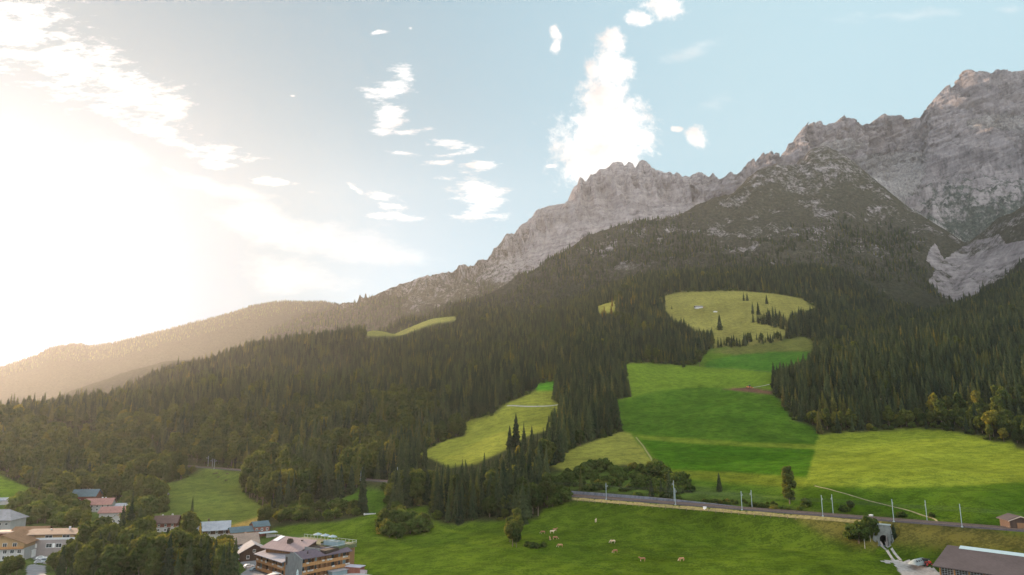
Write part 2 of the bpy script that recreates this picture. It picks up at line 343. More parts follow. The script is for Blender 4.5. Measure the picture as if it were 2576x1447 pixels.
mouth = (np.abs(qc(tt).mean(1) - PT_T) < 2.3) & (qc(dd).mean(1) > -11.5) & (qc(dd).mean(1) < -6.5) & (np.ptp(qc(ZG), axis=1) > 0.5) & (qc(ZG).min(1) < PT_Z + 4.6)
gme = mesh_np('ground', np.stack([XX, YY, ZG], -1).reshape(-1, 3), gq[~mouth], smooth=True)
add_col(gme, 'tint', gcol)
ground = link('ground', gme, mat_grass()); ground['kind'] = 'structure'
# ================================================================ MOUNTAINS: sheets whose lines follow surveyed ridges
def pchip(K, s):
    """K (k, nu) values at knots 0..k-1, evaluated at s (m,) -> (m, nu), monotone cubic"""
    d = np.diff(K, axis=0); k = K.shape[0]; mm = np.zeros_like(K)
    a, b = d[:-1], d[1:]
    with np.errstate(divide='ignore', invalid='ignore'):
        h = np.where(a*b > 0, 2*a*b/(a+b), 0.0)
    mm[1:-1] = np.nan_to_num(h); mm[0] = d[0]; mm[-1] = d[-1]
    i = np.clip(np.floor(s).astype(int), 0, k-2); t = (s - i)[:, None]
    return K[i]*(1+2*t)*(1-t)**2 + mm[i]*t*(1-t)**2 + K[i+1]*t*t*(3-2*t) + mm[i+1]*t*t*(t-1)
def sheet(lines, u0, u1, nu, rows):
    """lines: list of polylines [(px,py,Y)...], near to far -> arrays X, Y, Z (m, nu), s"""
    U = np.linspace(u0, u1, nu); KY, KZ = [], []
    for ln in lines:
        pts = np.array(ln, float); uu, vv = uv(pts[:,0], pts[:,1]); o = np.argsort(uu)
        v = np.interp(U, uu[o], vv[o]); Y = np.interp(U, uu[o], pts[o,2])
        KY.append(Y); KZ.append(CAMZ + v*Y)
    KY, KZ = np.array(KY), np.array(KZ)
    s = np.concatenate([np.linspace(i, i+1, r, endpoint=False) for i, r in enumerate(rows)] + [[float(len(rows))]])
    Y = pchip(KY, s); Z = pchip(KZ, s)
    return U[None]*Y, Y, Z, np.repeat(s[:,None], nu, 1)
CREST_A = [(1780,470),(1884,426),(1924,406),(1960,408),(1966,388),(1975,380),(1982,363),(1993,361),(2000,349),(2008,338),(2018,324),(2042,320),(2090,314),(2133,311),(2158,318),(2189,311),(2209,297),(2226,287),(2243,291),(2254,298),(2291,307),(2328,304),(2336,296),(2350,279),(2361,267),(2374,239),(2387,229),(2402,231),(2404,208),(2411,204),(2432,201),(2449,191),(2472,190),(2500,199),(2514,201),(2540,187),(2562,180),(2576,178),(2650,170),(2800,190)]
def a_depth(px): return 3900 if px < 2325 else (3500 if px > 2350 else 3900 - (px-2325)/25*400)
CREST_B = [(700,830),(800,800),(870,774),(985,725),(1080,700),(1130,690),(1195,671),(1227,657),(1249,627),(1264,610),(1278,595),(1297,590),(1313,567),(1330,556),(1345,544),(1380,517),(1426,514),(1430,500),(1442,475),(1452,470),(1458,452),(1466,453),(1473,461),(1485,449),(1506,432),(1524,431),(1541,415),(1552,411),(1566,412),(1570,422),(1582,411),(1592,414),(1598,426),(1608,410),(1614,407),(1627,409),(1643,428),(1651,436),(1697,438),(1702,432),(1710,437),(1717,447),(1724,442),(1735,448),(1745,441),(1756,439),(1770,442),(1783,455),(1791,448),(1820,459),(1850,470),(1900,490),(2000,520)]
CREST_C = [(700,950),(850,880),(950,832),(1050,803),(1150,772),(1243,733),(1300,702),(1356,672),(1410,638),(1463,608),(1500,590),(1544,575),(1600,562),(1651,556),(1700,553),(1764,519),(1790,505),(1821,499),(1845,492),(1860,474),(1884,449),(1905,432),(1935,424),(2003,418),(2012,405),(2022,400),(2038,379),(2056,374),(2076,368),(2099,380),(2124,392),(2150,414),(2181,440),(2217,468),(2251,496),(2294,530),(2347,561),(2394,590),(2425,611),(2436,609),(2460,596),(2500,570),(2550,538),(2576,521),(2700,450)]
CREST_D = [(-400,1000),(-200,965),(0,926),(37,914),(93,895),(124,878),(144,874),(184,867),(203,868),(226,874),(243,870),(282,866),(353,848),(410,834),(480,816),(522,806),(599,785),(629,774),(671,766),(719,761),(753,763),(815,762),(838,768),(872,776),(950,800),(1100,830),(1250,850)]
def ramp_c(px): return float(np.interp(px, [700,950,1243,1463,1700,1850,2076,2300,2430,2700], [1900,2000,2150,2500,2700,2700,2800,2550,2300,1900]))
def const(poly, dy, Y): return [(x, y + dy, Y) for x, y in poly]
# --- rock massif on the right
A_l = [[(1780,900,2500),(2300,800,2500),(2800,700,2300)],
       [(1780,640,3000),(2100,600,2950),(2300,610,2700),(2430,620,2600),(2576,560,2600),(2800,500,2500)],
       [(1780,520,3500),(2000,470,3450),(2150,455,3450),(2240,465,3400),(2290,450,3300),(2330,460,3120),(2430,440,2950),(2576,420,2850),(2800,380,2850)],
       [(1780,490,3750),(2000,400,3700),(2150,392,3720),(2270,385,3720),(2318,380,3600),(2345,350,3330),(2430,300,3250),(2500,300,3200),(2576,280,3200),(2800,270,3200)],
       [(x, y, a_depth(x)) for x, y in CREST_A], [(x, y+140, a_depth(x)+500) for x, y in CREST_A]]
AX, AY, AZ, AS = sheet(A_l, 0.28, 0.95, 700, [30, 110, 120, 150, 40])
B_l = [[(700,1000,2300),(1200,900,2300),(2000,800,2600)],
       [(700,850,3000),(1000,800,2900),(1200,770,3000),(1400,690,3100),(1700,600,3200),(2000,560,3300)],
       [(700,838,3300),(870,785,3300),(1080,722,3350),(1200,690,3600),(1300,640,3700),(1450,560,3750),(1600,520,3800),(1800,500,3850),(2000,540,3900)],
       [(x, y, 3600 if x < 1195 else min(4200, 3700 + (x-1195)*2.5)) for x, y in CREST_B], [(x, y+120, 4700) for x, y in CREST_B]]
BX, BY, BZ, BS = sheet(B_l, -0.36, 0.42, 900, [20, 120, 170, 40])
C_l = [[(700,1000,1750),(1100,900,1750),(1400,880,1600),(1700,800,1600),(2000,800,1650),(2400,830,1600),(2700,800,1500)],
       [(700,970,1820),(1000,840,1850),(1250,790,1880),(1400,760,1950),(1700,670,2000),(1900,650,2020),(2100,650,2050),(2300,680,2000),(2400,740,1900),(2470,715,1880),(2576,640,1800),(2700,600,1750)],
       [(700,955,1860),(1000,822,1930),(1250,755,2020),(1400,690,2150),(1600,620,2300),(1800,580,2330),(2000,530,2400),(2100,520,2400),(2250,590,2250),(2400,655,2080),(2440,655,2060),(2500,630,2000),(2576,580,1880),(2700,520,1800)],
       [(x, y, ramp_c(x)) for x, y in CREST_C], [(x, y+110, ramp_c(x)+450) for x, y in CREST_C]]
CXg, CYg, CZg, CS = sheet(C_l, -0.36, 0.92, 1300, [30, 130, 150, 40])
D_l = [[(-400,1250,2000),(0,1120,2000),(500,1060,2000),(1250,1000,2200)],
       [(-400,1080,2600),(0,1040,2600),(130,1008,2600),(175,988,2600),(300,944,2650),(410,912,2700),(480,905,2700),(700,900,2900),(1250,880,3000)],
       [(-400,1060,3200),(0,1020,3200),(300,980,3200),(600,900,3200),(900,850,3300),(1250,870,3400)],
       [(x, y, 4600) for x, y in CREST_D], [(x, y+100, 5200) for x, y in CREST_D]]
DX, DY, DZ, DS = sheet(D_l, -0.98, 0.0, 700, [20, 30, 80, 40])
def rough(X, Y, Z, S, crest, amp, wl, seed, crest_amp=0.12, ridge=True):
    """erosion relief: gullies run down the fall line, fade towards the surveyed crest so the skyline stays true"""
    k = sstep(0, 0.5, S) * (crest_amp + (1-crest_amp) * (1 - np.exp(-((S - crest)/0.22)**2)))
    wx = fbm(X/wl/2.2, Y/wl/2.2, 3, seed+40)*0.5
    r = ridged(X/wl + wx, Y/(wl*1.6) + Z/(wl*2.5) + wx, 6, seed) - 0.55 if ridge else fbm(X/wl, Y/wl, 5, seed)
    r2 = ridged(X/(wl*.23), Z/(wl*.4) + Y/(wl*.5), 4, seed+11) - 0.5
    return Z + k * amp * (r + 0.28*r2)
AZ = rough(AX, AY, AZ, AS, 4, 150, 300, 101)
AY = AY - 170*(ridged(AX/120 + AZ/900, AZ/520, 5, 150)-.5)*sstep(1.6, 2.6, AS)*(1-sstep(3.80, 4.0, AS)*.92)
AY = AY - 170*(ridged(AX/330 + AZ/1500, AZ/900, 3, 160)-.5)*sstep(1.2, 2.4, AS)*(1-sstep(3.8, 4.0, AS)*.85)
AY = AY - 26*np.tanh(2.5*fbm(AZ/38 + AX/500, AX/260, 3, 140))*sstep(1.5, 2.5, AS)*(1-sstep(3.9, 4.0, AS)*.7)    # ledges
BY = BY - 150*(ridged(BX/95 + BZ/1200, BZ/420, 4, 250)-.5)*sstep(1.6, 2.4, BS)*(1-sstep(2.55, 2.97, BS)*.97)
BZ = rough(BX, BY, BZ, BS, 3, 80, 260, 201); BY = BY - 22*fbm(BX/60, BZ/120, 4, 230)*sstep(1.5, 2.4, BS)
CZg = rough(CXg, CYg, CZg, CS, 3, 46, 240, 301)
DZ = rough(DX, DY, DZ, DS, 3, 25, 600, 401)
def slope_of(X, Y, Z):
    a = np.stack([np.gradient(X, axis=1), np.gradient(Y, axis=1), np.gradient(Z, axis=1)], -1)
    b = np.stack([np.gradient(X, axis=0), np.gradient(Y, axis=0), np.gradient(Z, axis=0)], -1)
    n = np.cross(a, b); n /= np.linalg.norm(n, axis=-1, keepdims=True) + 1e-9
    return np.abs(n[..., 2])
def mat_mountain():
    m, nt, out = new_mat('limestone_and_mountain_turf'); n = N(nt)
    pos = n('ShaderNodeNewGeometry').outputs['Position']
    tint = n('ShaderNodeVertexColor', layer_name='tint').outputs[0]
    rock = n('ShaderNodeAttribute', attribute_name='rock').outputs['Fac']
    strat = n.noise(n('ShaderNodeMapping', {0: pos, 3: (0.25, 0.25, 2.2), 2: (0.12, 0.2, 0)}).outputs[0], 0.022, 6, 0.7, 0.6)
    crack = n.noise(n('ShaderNodeMapping', {0: pos, 3: (1.6, 1.6, 0.6)}).outputs[0], 0.02, 7, 0.72)
    fine = n.noise(pos, 0.09, 5, 0.7)
    vert = n.noise(n('ShaderNodeMapping', {0: pos, 3: (1.0, 1.0, 0.16), 2: (0.1, 0.15, 0)}).outputs[0], 0.016, 7, 0.72, 0.8)
    mix = n.math('ADD', n.math('MULTIPLY', strat, 0.36), n.math('ADD', n.math('MULTIPLY', crack, 0.34), n.math('MULTIPLY', vert, 0.30)))
    rc = n.ramp(mix, [(0.36, (.085,.074,.074)), (0.45, (.26,.235,.235)), (0.54, (.42,.378,.37)), (0.66, (.60,.54,.52))])
    vg = n.ramp(fine, [(0.3, (.55,.55,.55)), (0.5, (1,1,1)), (0.7, (1.5,1.5,1.4))])
    vc = n.mix(1.0, tint, vg, 'MULTIPLY')
    edge = n.math('ADD', rock, n.math('MULTIPLY', n.math('SUBTRACT', n.math('ADD', n.math('MULTIPLY', crack, .6), n.math('MULTIPLY', fine, .4)), 0.5), 2.6))
    k = n.ramp(edge, [(0.33, (0,0,0)), (0.67, (1,1,1))])
    c = n.mix(k, vc, rc)
    hgt = n.math('ADD', n.math('MULTIPLY', crack, 1.0), n.math('ADD', n.math('MULTIPLY', strat, 0.45), n.math('MULTIPLY', vert, 0.8)))
    b = n('ShaderNodeBump', {'Strength': 1.0, 'Distance': 34.0, 'Height': hgt})
    b2 = n('ShaderNodeBump', {'Strength': 0.8, 'Distance': 9.0, 'Height': fine, 'Normal': b.outputs[0]})
    d = n('ShaderNodeBsdfDiffuse', {'Color': c, 'Roughness': 0.8, 'Normal': b2.outputs[0]})
    nt.links.new(d.outputs[0], out.inputs[0]); return m
MM = mat_mountain()
def put(name, X, Y, Z, tint, rock):
    me = mesh_np(name, np.stack([X, Y, Z], -1).reshape(-1, 3), grid_quads(*X.shape), smooth=True)
    add_col(me, 'tint', tint); add_f(me, 'rock', rock)
    o = link(name, me, MM); o['kind'] = 'structure'; return o
def tintf(shape, c): t = np.empty(shape + (3,)); t[:] = c; return t
# right massif: bare rock above, dwarf pine and turf on gentler ground below
ap = proj(AX, AY, AZ); sl = slope_of(AX, AY, AZ)
hz = AZ + 160*fbm(AX/260, AY/260, 4, 170)
rockA = sstep(880, 1250, hz + 500*(0.55 - sl)) ; veg = inpoly(ap[0], ap[1], [(2190,470),(2290,455),(2340,440),(2400,430),(2480,400),(2580,385),(2580,420),(2500,440),(2440,470),(2440,520),(2330,520),(2250,490)])
rockA = np.clip(rockA - 0.32*veg*(0.5+fbm(AX/120, AZ/120, 3, 177)), 0, 1)
tA = tintf(AX.shape, (.10,.118,.098)); rA = 0.30 + 0.55*rockA
ax_, ay_ = ap[0] + 22*fbm(AX/90, AZ/90, 4, 181, .65), ap[1] + 14*fbm(AX/90, AZ/70, 4, 185, .65)
for poly in ([(2140,405),(2200,385),(2320,382),(2332,420),(2312,475),(2262,505),(2215,474),(2175,436)], [(2198,455),(2232,470),(2300,528),(2400,588),(2440,612),(2428,628),(2380,604),(2290,545),(2220,492)], [(2430,300),(2520,285),(2600,300),(2600,335),(2510,322),(2440,330)], [(2060,360),(2130,350),(2180,362),(2140,385),(2080,380)]):
    m = inpoly(ax_, ay_, poly); tA[m] = (.40,.375,.36); rA[m] = 0.12       # scree
put('mountain_massif', AX, AY, AZ, tA, rA)
bp = proj(BX, BY, BZ)
rockB = sstep(500, 800, BZ + 190*fbm(BX/200, BZ/200, 4, 270)); cl = inpoly(bp[0] + 9*fbm(BX/60, BZ/60, 2, 281), bp[1] + 6*fbm(BX/50, BZ/50, 2, 283), [(1005,775),(1030,750),(1075,715),(1120,700),(1150,706),(1200,720),(1208,745),(1180,760),(1110,772),(1060,785),(1010,792)])
rockB = np.maximum(rockB*(.45 + .55*sstep(1180, 1470, bp[0])), 0.30*cl)
put('rocky_peak', BX, BY, BZ, tintf(BX.shape, (.10,.092,.062)), 0.05 + 0.9*rockB)
cp = proj(CXg, CYg, CZg); sl = slope_of(CXg, CYg, CZg)
hc = CZg + 190*fbm(CXg/170, CYg/170, 4, 370)
patch = sstep(-0.25, 0.40, fbm(CXg/130, CZg/90, 5, 377, .65)) * sstep(420, 640, hc) * sstep(-60, 240, CXg)
top = sstep(860, 1000, hc) * 0.36
rav = inpoly(cp[0] + 8*fbm(CXg/50, CZg/50, 3, 391), cp[1] + 8*fbm(CXg/50, CZg/50, 3, 393), P['ravine'])
rockC = np.maximum(np.maximum(patch*0.43, top), rav*(0.72 + 0.5*fbm(CXg/45, CZg/45, 3, 397)))
tc_ = tintf(CXg.shape, (.050,.056,.034)); up = sstep(350, 620, hc)[..., None]
tc_ = tc_*(1-up) + np.array((.088,.085,.060))*up
put('mountain_shoulder', CXg, CYg, CZg, tc_, 0.02 + rockC)
put('far_ridge', DX, DY, DZ, tintf(DX.shape, (.045,.05,.03)), np.full(DX.shape, -1.0))
# ================================================================ CAMERA, SKY, SUN, AIR
cam = bpy.data.cameras.new('camera'); co = bpy.data.objects.new('camera', cam); COL.objects.link(co)
co.location = (0, 0, CAMZ); co.rotation_euler = (math.pi/2 + PITCH, 0, 0)
cam.sensor_width = 36; cam.lens = F / 2576 * 36; cam.clip_end = 30000; cam.clip_start = 0.5
SC.camera = co
SUN_AZ = math.radians(-42.0); SUN_EL = math.radians(12.0)     # azimuth from +Y towards +X
sd = Vector((math.sin(SUN_AZ)*math.cos(SUN_EL), math.cos(SUN_AZ)*math.cos(SUN_EL), math.sin(SUN_EL)))
sun = bpy.data.lights.new('sun', 'SUN'); so = bpy.data.objects.new('sun', sun); COL.objects.link(so)
so.rotation_euler = (-sd).to_track_quat('-Z', 'Y').to_euler()
sun.energy = 4.4; sun.angle = math.radians(0.6); sun.color = (1.0, 0.71, 0.47)
W = bpy.data.worlds.new('World'); SC.world = W; W.use_nodes = True
wt = W.node_tree
for q in list(wt.nodes): wt.nodes.remove(q)
n = N(wt)
wout = n('ShaderNodeOutputWorld')
sky = n('ShaderNodeTexSky'); sky.sky_type = 'NISHITA'; sky.sun_disc = False
sky.sun_elevation = SUN_EL; sky.sun_rotation = SUN_AZ; sky.altitude = 800; sky.air_density = 1.0; sky.dust_density = 0.9; sky.ozone_density = 1.3
skc = n.mix(1.0, sky.outputs[0], (0.035, 0.035, 0.035), 'MULTIPLY')
gdir = n('ShaderNodeSeparateXYZ', {0: n('ShaderNodeTexCoord').outputs['Generated']})
thick = n('ShaderNodeMapRange', {0: gdir.outputs[0], 1: -0.55, 2: 0.45, 3: 0.46, 4: 1.20}, interpolation_type='SMOOTHSTEP').outputs[0]
veil = n.mix(1.0, n.mix(n('ShaderNodeMapRange', {0: gdir.outputs[0], 1: -0.6, 2: 0.3}).outputs[0], (1.05, 2.02, 2.70), (1.38, 1.98, 2.22)), n('ShaderNodeCombineColor', {0: thick, 1: thick, 2: thick}).outputs[0], 'MULTIPLY')
# unseen sky behind the viewer, brightened as added fill for the camera-facing slopes
back = n('ShaderNodeMapRange', {0: gdir.outputs[1], 1: 0.15, 2: -0.55, 3: 1.0, 4: 3.4}, interpolation_type='SMOOTHSTEP').outputs[0]
bk2 = n.math('MULTIPLY', n.math('SUBTRACT', back, 1.0), 1.0)
veil = n.mix(1.0, veil, n('ShaderNodeVectorMath', {0: (1.95, 1.82, 1.78), 'Scale': bk2}, operation='SCALE').outputs[0], 'ADD')
low_ = n('ShaderNodeMapRange', {0: gdir.outputs[2], 1: 0.46, 2: 0.10}, interpolation_type='SMOOTHSTEP').outputs[0]
west = n('ShaderNodeMapRange', {0: gdir.outputs[0], 1: 0.45, 2: -0.35}, interpolation_type='SMOOTHSTEP').outputs[0]
veil = n.mix(1.0, veil, n('ShaderNodeVectorMath', {0: (0.95, 0.95, 1.05), 'Scale': n.math('MULTIPLY', n.math('MULTIPLY', low_, west), n('ShaderNodeMapRange', {0: gdir.outputs[0], 1: -0.42, 2: -0.15}, interpolation_type='SMOOTHSTEP').outputs[0])}, operation='SCALE').outputs[0], 'ADD')
cool = n('ShaderNodeMapRange', {0: gdir.outputs[0], 1: -0.28, 2: -0.60}, interpolation_type='SMOOTHSTEP').outputs[0]
veil = n.mix(1.0, veil, n('ShaderNodeVectorMath', {0: (0.0, 0.20, 0.95), 'Scale': n.math('MULTIPLY', low_, cool)}, operation='SCALE').outputs[0], 'ADD')
skc = n.mix(1.0, skc, veil, 'ADD')      # thin high veil over the clear sky
bg = n('ShaderNodeBackground', {0: skc, 1: 0.10})
# clouds: banks placed by bearing and height in the sky, torn by turbulence
gen = n('ShaderNodeTexCoord').outputs['Generated']
sx = n('ShaderNodeSeparateXYZ', {0: gen})
yy = n.math('MAXIMUM', sx.outputs[1], 0.05)
cu_ = n('ShaderNodeCombineXYZ', {0: n.math('DIVIDE', sx.outputs[0], yy), 1: n.math('DIVIDE', sx.outputs[2], yy), 2: 0.0}).outputs[0]
w_big = n('ShaderNodeTexNoise', {'Vector': cu_, 'Scale': 9.0, 'Detail': 3, 'Roughness': 0.5}).outputs['Color']
wv = n('ShaderNodeVectorMath', {0: w_big, 1: (.5,.5,.5)}, operation='SUBTRACT').outputs[0]
wsc = n('ShaderNodeVectorMath', {0: wv, 'Scale': 0.045}, operation='SCALE').outputs[0]
cw = n('ShaderNodeVectorMath', {0: cu_, 1: wsc}, operation='ADD').outputs[0]
def blobs(lst):
    d = None
    for cx, cy, rx, ry, rot in lst:
        u, v = uv(cx, cy); u = float(u); v = float(v); k = math.sqrt(1 + 0) / F * 1.02
        loc = (u, v, 0); r = -math.radians(rot)
        mp = n('ShaderNodeMapping', {0: cw, 1: loc, 2: (0, 0, r), 3: (rx*k, ry*k, 1)}, vector_type='TEXTURE').outputs[0]
        L = n('ShaderNodeVectorMath', {0: mp}, operation='LENGTH').outputs['Value']
        d = L if d is None else n('ShaderNodeMath', {0: d, 1: L, 2: 0.35}, operation='SMOOTH_MIN').outputs[0]
    return d
def layer(lst, nz, amp, lo, hi):
    d = blobs(lst)
    f = n.math('ADD', n.math('SUBTRACT', 1.0, d), n.math('MULTIPLY', n.math('SUBTRACT', nz, 0.5), amp))
    mr = n('ShaderNodeMapRange', {0: f, 1: lo, 2: hi}, interpolation_type='SMOOTHSTEP').outputs[0]
    return mr
puff = n.math('ADD', n.math('MULTIPLY', n.noise(cu_, 17.0, 9, 0.66), .6), n.math('MULTIPLY', n.noise(cw, 60.0, 6, 0.7), .4))
flat = n.noise(n('ShaderNodeMapping', {0: cu_, 3: (1, 3.0, 1), 2: (0, 0, math.radians(8))}).outputs[0], 20.0, 8, 0.68)
soft = n.noise(n('ShaderNodeMapping', {0: cu_, 3: (1, 2.6, 1), 2: (0, 0, math.radians(14))}).outputs[0], 9.0, 7, 0.62)
L1 = layer([(1545,112,28,42,0),(1540,175,42,56,0),(1528,245,62,56,0),(1548,300,72,70,0),(1480,360,80,66,0),(1560,365,66,60,0),(1470,425,72,44,0),(1560,430,60,40,0),(1500,330,92,60,0),(1488,172,20,26,20),(1612,345,28,22,0),
            (1672,8,50,30,0),(1604,46,28,18,0),(1403,90,13,20,0),(1400,120,11,16,0),(1742,336,26,22,20),(1694,315,12,8,0),(1385,425,14,6,-10),(1445,385,48,50,0),(1510,440,70,30,0)], puff, 4.6, -0.5, 0.45)
L2 = layer([(30,70,170,120,20),(190,175,160,84,32),(320,235,150,66,30),(425,262,66,52,40),(400,320,90,30,22),(560,375,90,24,14),(560,405,60,14,10),
            (975,225,58,48,0),(1012,178,32,34,0),(975,288,44,44,0),(965,325,36,22,0),(1040,322,55,8,-4),(1020,380,42,9,12),(1130,356,58,14,6),(1142,380,60,8,-4),(1105,402,36,8,-10),
            (1212,412,44,15,0),(1195,465,74,44,10),(1210,530,56,36,8),(1225,490,60,44,0),(890,460,26,7,20),(965,487,50,17,15),(990,512,50,13,14),(1000,540,60,15,5),(945,86,28,7,-18),(1035,70,10,5,0),(735,240,7,3,0),(700,470,75,12,12),(450,430,42,9,24)], flat, 5.0, -0.1, 1.1)
L3 = layer([(300,370,110,46,18),(650,560,140,60,8),(820,590,250,60,6),(960,640,190,36,2),(760,690,200,60,10),(560,470,160,26,16)], soft, 2.0, 0.05, 1.0)
L4 = layer([(2540,30,60,30,0),(2260,40,280,34,-4),(1760,120,160,40,-20),(1800,260,110,40,-10)], soft, 2.4, 0.3, 1.5)
L3 = n.math('MAXIMUM', n.math('MULTIPLY', L3, 0.45), n.math('MULTIPLY', L4, 0.4))
cl_ = n.math('SUBTRACT', 1.0, n.math('MULTIPLY', n.math('SUBTRACT', 1.0, L1), n.math('MULTIPLY', n.math('SUBTRACT', 1.0, L2), n.math('SUBTRACT', 1.0, L3))))
inner = n.ramp(n.noise(cu_, 12.0, 5, 0.6), [(0.34, (.305,.280,.268)), (0.58, (.40,.395,.39))])
cbg = n('ShaderNodeBackground', {0: inner, 1: 1.0})
ms = n('ShaderNodeMixShader', {0: cl_, 1: bg.outputs[0], 2: cbg.outputs[0]})
wt.links.new(ms.outputs[0], wout.inputs[0])
W.cycles.sampling_method = 'MANUAL'; W.cycles.sample_map_resolution = 1024
# the hazy valley air
HX0, HX1, HY0, HY1, HZ0, HZ1 = -5400, 5000, -400, 5600, -6, 2010
hb = MB().box(HX0, HX1, HY0, HY1, HZ0, HZ1)
hm, hnt, hout = new_mat('haze_air'); hn = N(hnt)
pv = hn('ShaderNodeVolumePrincipled', {'Color': (.95,.97,1.0,1), 'Density': 0.000025, 'Anisotropy': 0.56})
hnt.links.new(pv.outputs[0], hout.inputs['Volume'])
haze = hb.build('haze', hm); haze['kind'] = 'stuff'
SC.view_settings.view_transform = 'Standard'; SC.view_settings.look = 'None'; SC.view_settings.exposure = 1.6; SC.view_settings.gamma = 1.0
SC.view_settings.use_curve_mapping = False
SC.cycles.max_bounces = 6; SC.cycles.diffuse_bounces = 3; SC.cycles.volume_bounces = 1; SC.cycles.transparent_max_bounces = 8
SC.cycles.use_denoising = True
try: SC.cycles.denoiser = 'OPENIMAGEDENOISE'
except Exception: pass
SC.cycles.sample_clamp_indirect = 8
# ================================================================ TREES
def mat_leaf(name, c_dark, c_light, c_odd, odd=0.08, trans=0.25):
    m, nt, out = new_mat(name); n = N(nt)
    oi = n('ShaderNodeObjectInfo').outputs['Random']
    base = n.ramp(oi, [(0.0, c_dark), (0.55, tuple((a+b)/2 for a, b in zip(c_dark, c_light))), (1-odd-0.02, c_light), (1-odd, c_odd)])
    tc = n('ShaderNodeTexCoord').outputs['Object']
    f = n.noise(tc, 0.55, 3, 0.6); g = n.noise(tc, 3.5, 2, 0.6)
    c = n.mix(1.0, base, n.ramp(n.math('ADD', n.math('MULTIPLY', f, 0.6), n.math('MULTIPLY', g, 0.4)), [(0.33, (.62,.66,.62)), (0.5, (1,1,1)), (0.68, (1.5,1.42,1.15))]), 'MULTIPLY')
    d = n('ShaderNodeBsdfDiffuse', {'Color': c}); t = n('ShaderNodeBsdfTranslucent', {'Color': n.mix(1.0, c, (1.9,1.6,.75), 'MULTIPLY')})
    mx = n('ShaderNodeMixShader', {0: trans, 1: d.outputs[0], 2: t.outputs[0]})
    nt.links.new(mx.outputs[0], out.inputs[0]); return m
M_NEEDLE = mat_leaf('spruce_needles', (.026,.044,.026), (.080,.106,.050), (.12,.12,.045), 0.03, 0.48)
M_LARCH = mat_leaf('larch_needles', (.075,.090,.030), (.115,.120,.038), (.16,.14,.036), 0.10, 0.4)
M_LEAF = mat_leaf('broad_leaves', (.042,.066,.023), (.095,.118,.036), (.15,.15,.036), 0.04, 0.46)
M_BUSH = mat_leaf('bush_leaves', (.045,.072,.022), (.085,.122,.032), (.11,.12,.03), 0.05, 0.4)
M_PURPLE = paint('purple_leaves', (.030,.022,.026), 0.8, 0.4, 2.0)
M_GOLD = paint('golden_leaves', (.30,.19,.02), 0.8, 0.4, 2.0)
M_BARK = paint('bark', (.16,.12,.09), 0.9, 0.4, 4.0, stretch=(4,4,0.6))
M_BIRCH = paint('pale_bark', (.42,.38,.33), 0.9, 0.35, 4.0)
def tube_np(p0, p1, r0, r1, k=6):
    p0, p1 = np.array(p0, float), np.array(p1, float); d = p1 - p0; d /= np.linalg.norm(d)
    a = np.cross(d, (0.3,0.9,0.1)); a /= np.linalg.norm(a); b = np.cross(d, a)
    t = np.arange(k)*2*np.pi/k; ring = np.cos(t)[:,None]*a + np.sin(t)[:,None]*b
    v = np.concatenate([p0 + ring*r0, p1 + ring*r1]); i = np.arange(k); j = (i+1) % k
    return v, np.stack([i, j, j+k, i+k], 1)
def spruce_data(seed, H=24.0, R=3.9, whorls=26, nb=9, bare=0.05, jag=1.0, slim=0.85):
    r = np.random.default_rng(seed); V, T = [], []; nv = 0
    for w in range(whorls):
        t = bare + (1-bare) * (w/(whorls-1))**0.92
        rad = R * ((1-t)**slim) * (0.82 + 0.36*r.random()) + 0.15
        z0 = H * t; m = max(4, int(nb*(0.55+0.45*(1-t)) ))
        a0 = r.random()*6.28
        for b in range(m):
            a = a0 + 6.283*b/m + r.normal()*0.16; L = rad*(0.72 + 0.45*r.random())
            dx, dy = math.cos(a), math.sin(a); droop = (0.26 + 0.18*r.random())*L*(1.0 if t < .75 else 0.2)
            wd = 0.30*L + 0.28
            p0 = np.array((0,0,z0+0.2)); p1 = np.array((dx*L*.55, dy*L*.55, z0 - droop*.55 + .12)); p2 = np.array((dx*L, dy*L, z0 - droop*.85 + r.normal()*.1))
            sd_ = np.array((-dy, dx, 0))*wd; hang = np.array((0,0,-0.28*L*(0.6+.5*r.random())-0.2))
            V += [p0, p1 + sd_*.9 + hang*.5, p2, p1 - sd_*.9 + hang*.5, p1 + sd_*.25 + hang*1.25, p1 - sd_*.25 + np.array((0,0,.35)), p2*.82 + np.array((0,0,z0*.18)) + sd_*.55 + hang*.9, p2*.82 + np.array((0,0,z0*.18)) - sd_*.55 + hang*.9]
            T += [(nv, nv+1, nv+5), (nv, nv+5, nv+3), (nv+5, nv+6, nv+2), (nv+5, nv+2, nv+7), (nv+1, nv+6, nv+5), (nv+3, nv+5, nv+7), (nv, nv+4, nv+5), (nv+4, nv+2, nv+5)]
            nv += 8
    k = 7; rings = 7
    for q in range(rings):                       # dark inner twig mass
        t = bare*1.2 + (0.97-bare*1.2)*q/(rings-1); rr = R*0.58*((1-t)**slim) + .02
        for i in range(k):
            a = 6.283*i/k + q; jj = 1 + 0.35*r.normal(); V.append(np.array((math.cos(a)*rr*jj, math.sin(a)*rr*jj, H*t)))
    for q in range(rings-1):
        for i in range(k):
            a = nv+q*k+i; b = nv+q*k+(i+1) % k; T += [(a, b, b+k), (a, b+k, a+k)]
    V.append(np.array((0,0,H*1.02))); top = len(V)-1
    for i in range(k): T.append((nv+(rings-1)*k+i, nv+(rings-1)*k+(i+1) % k, top))
    return np.array(V), np.array(T)
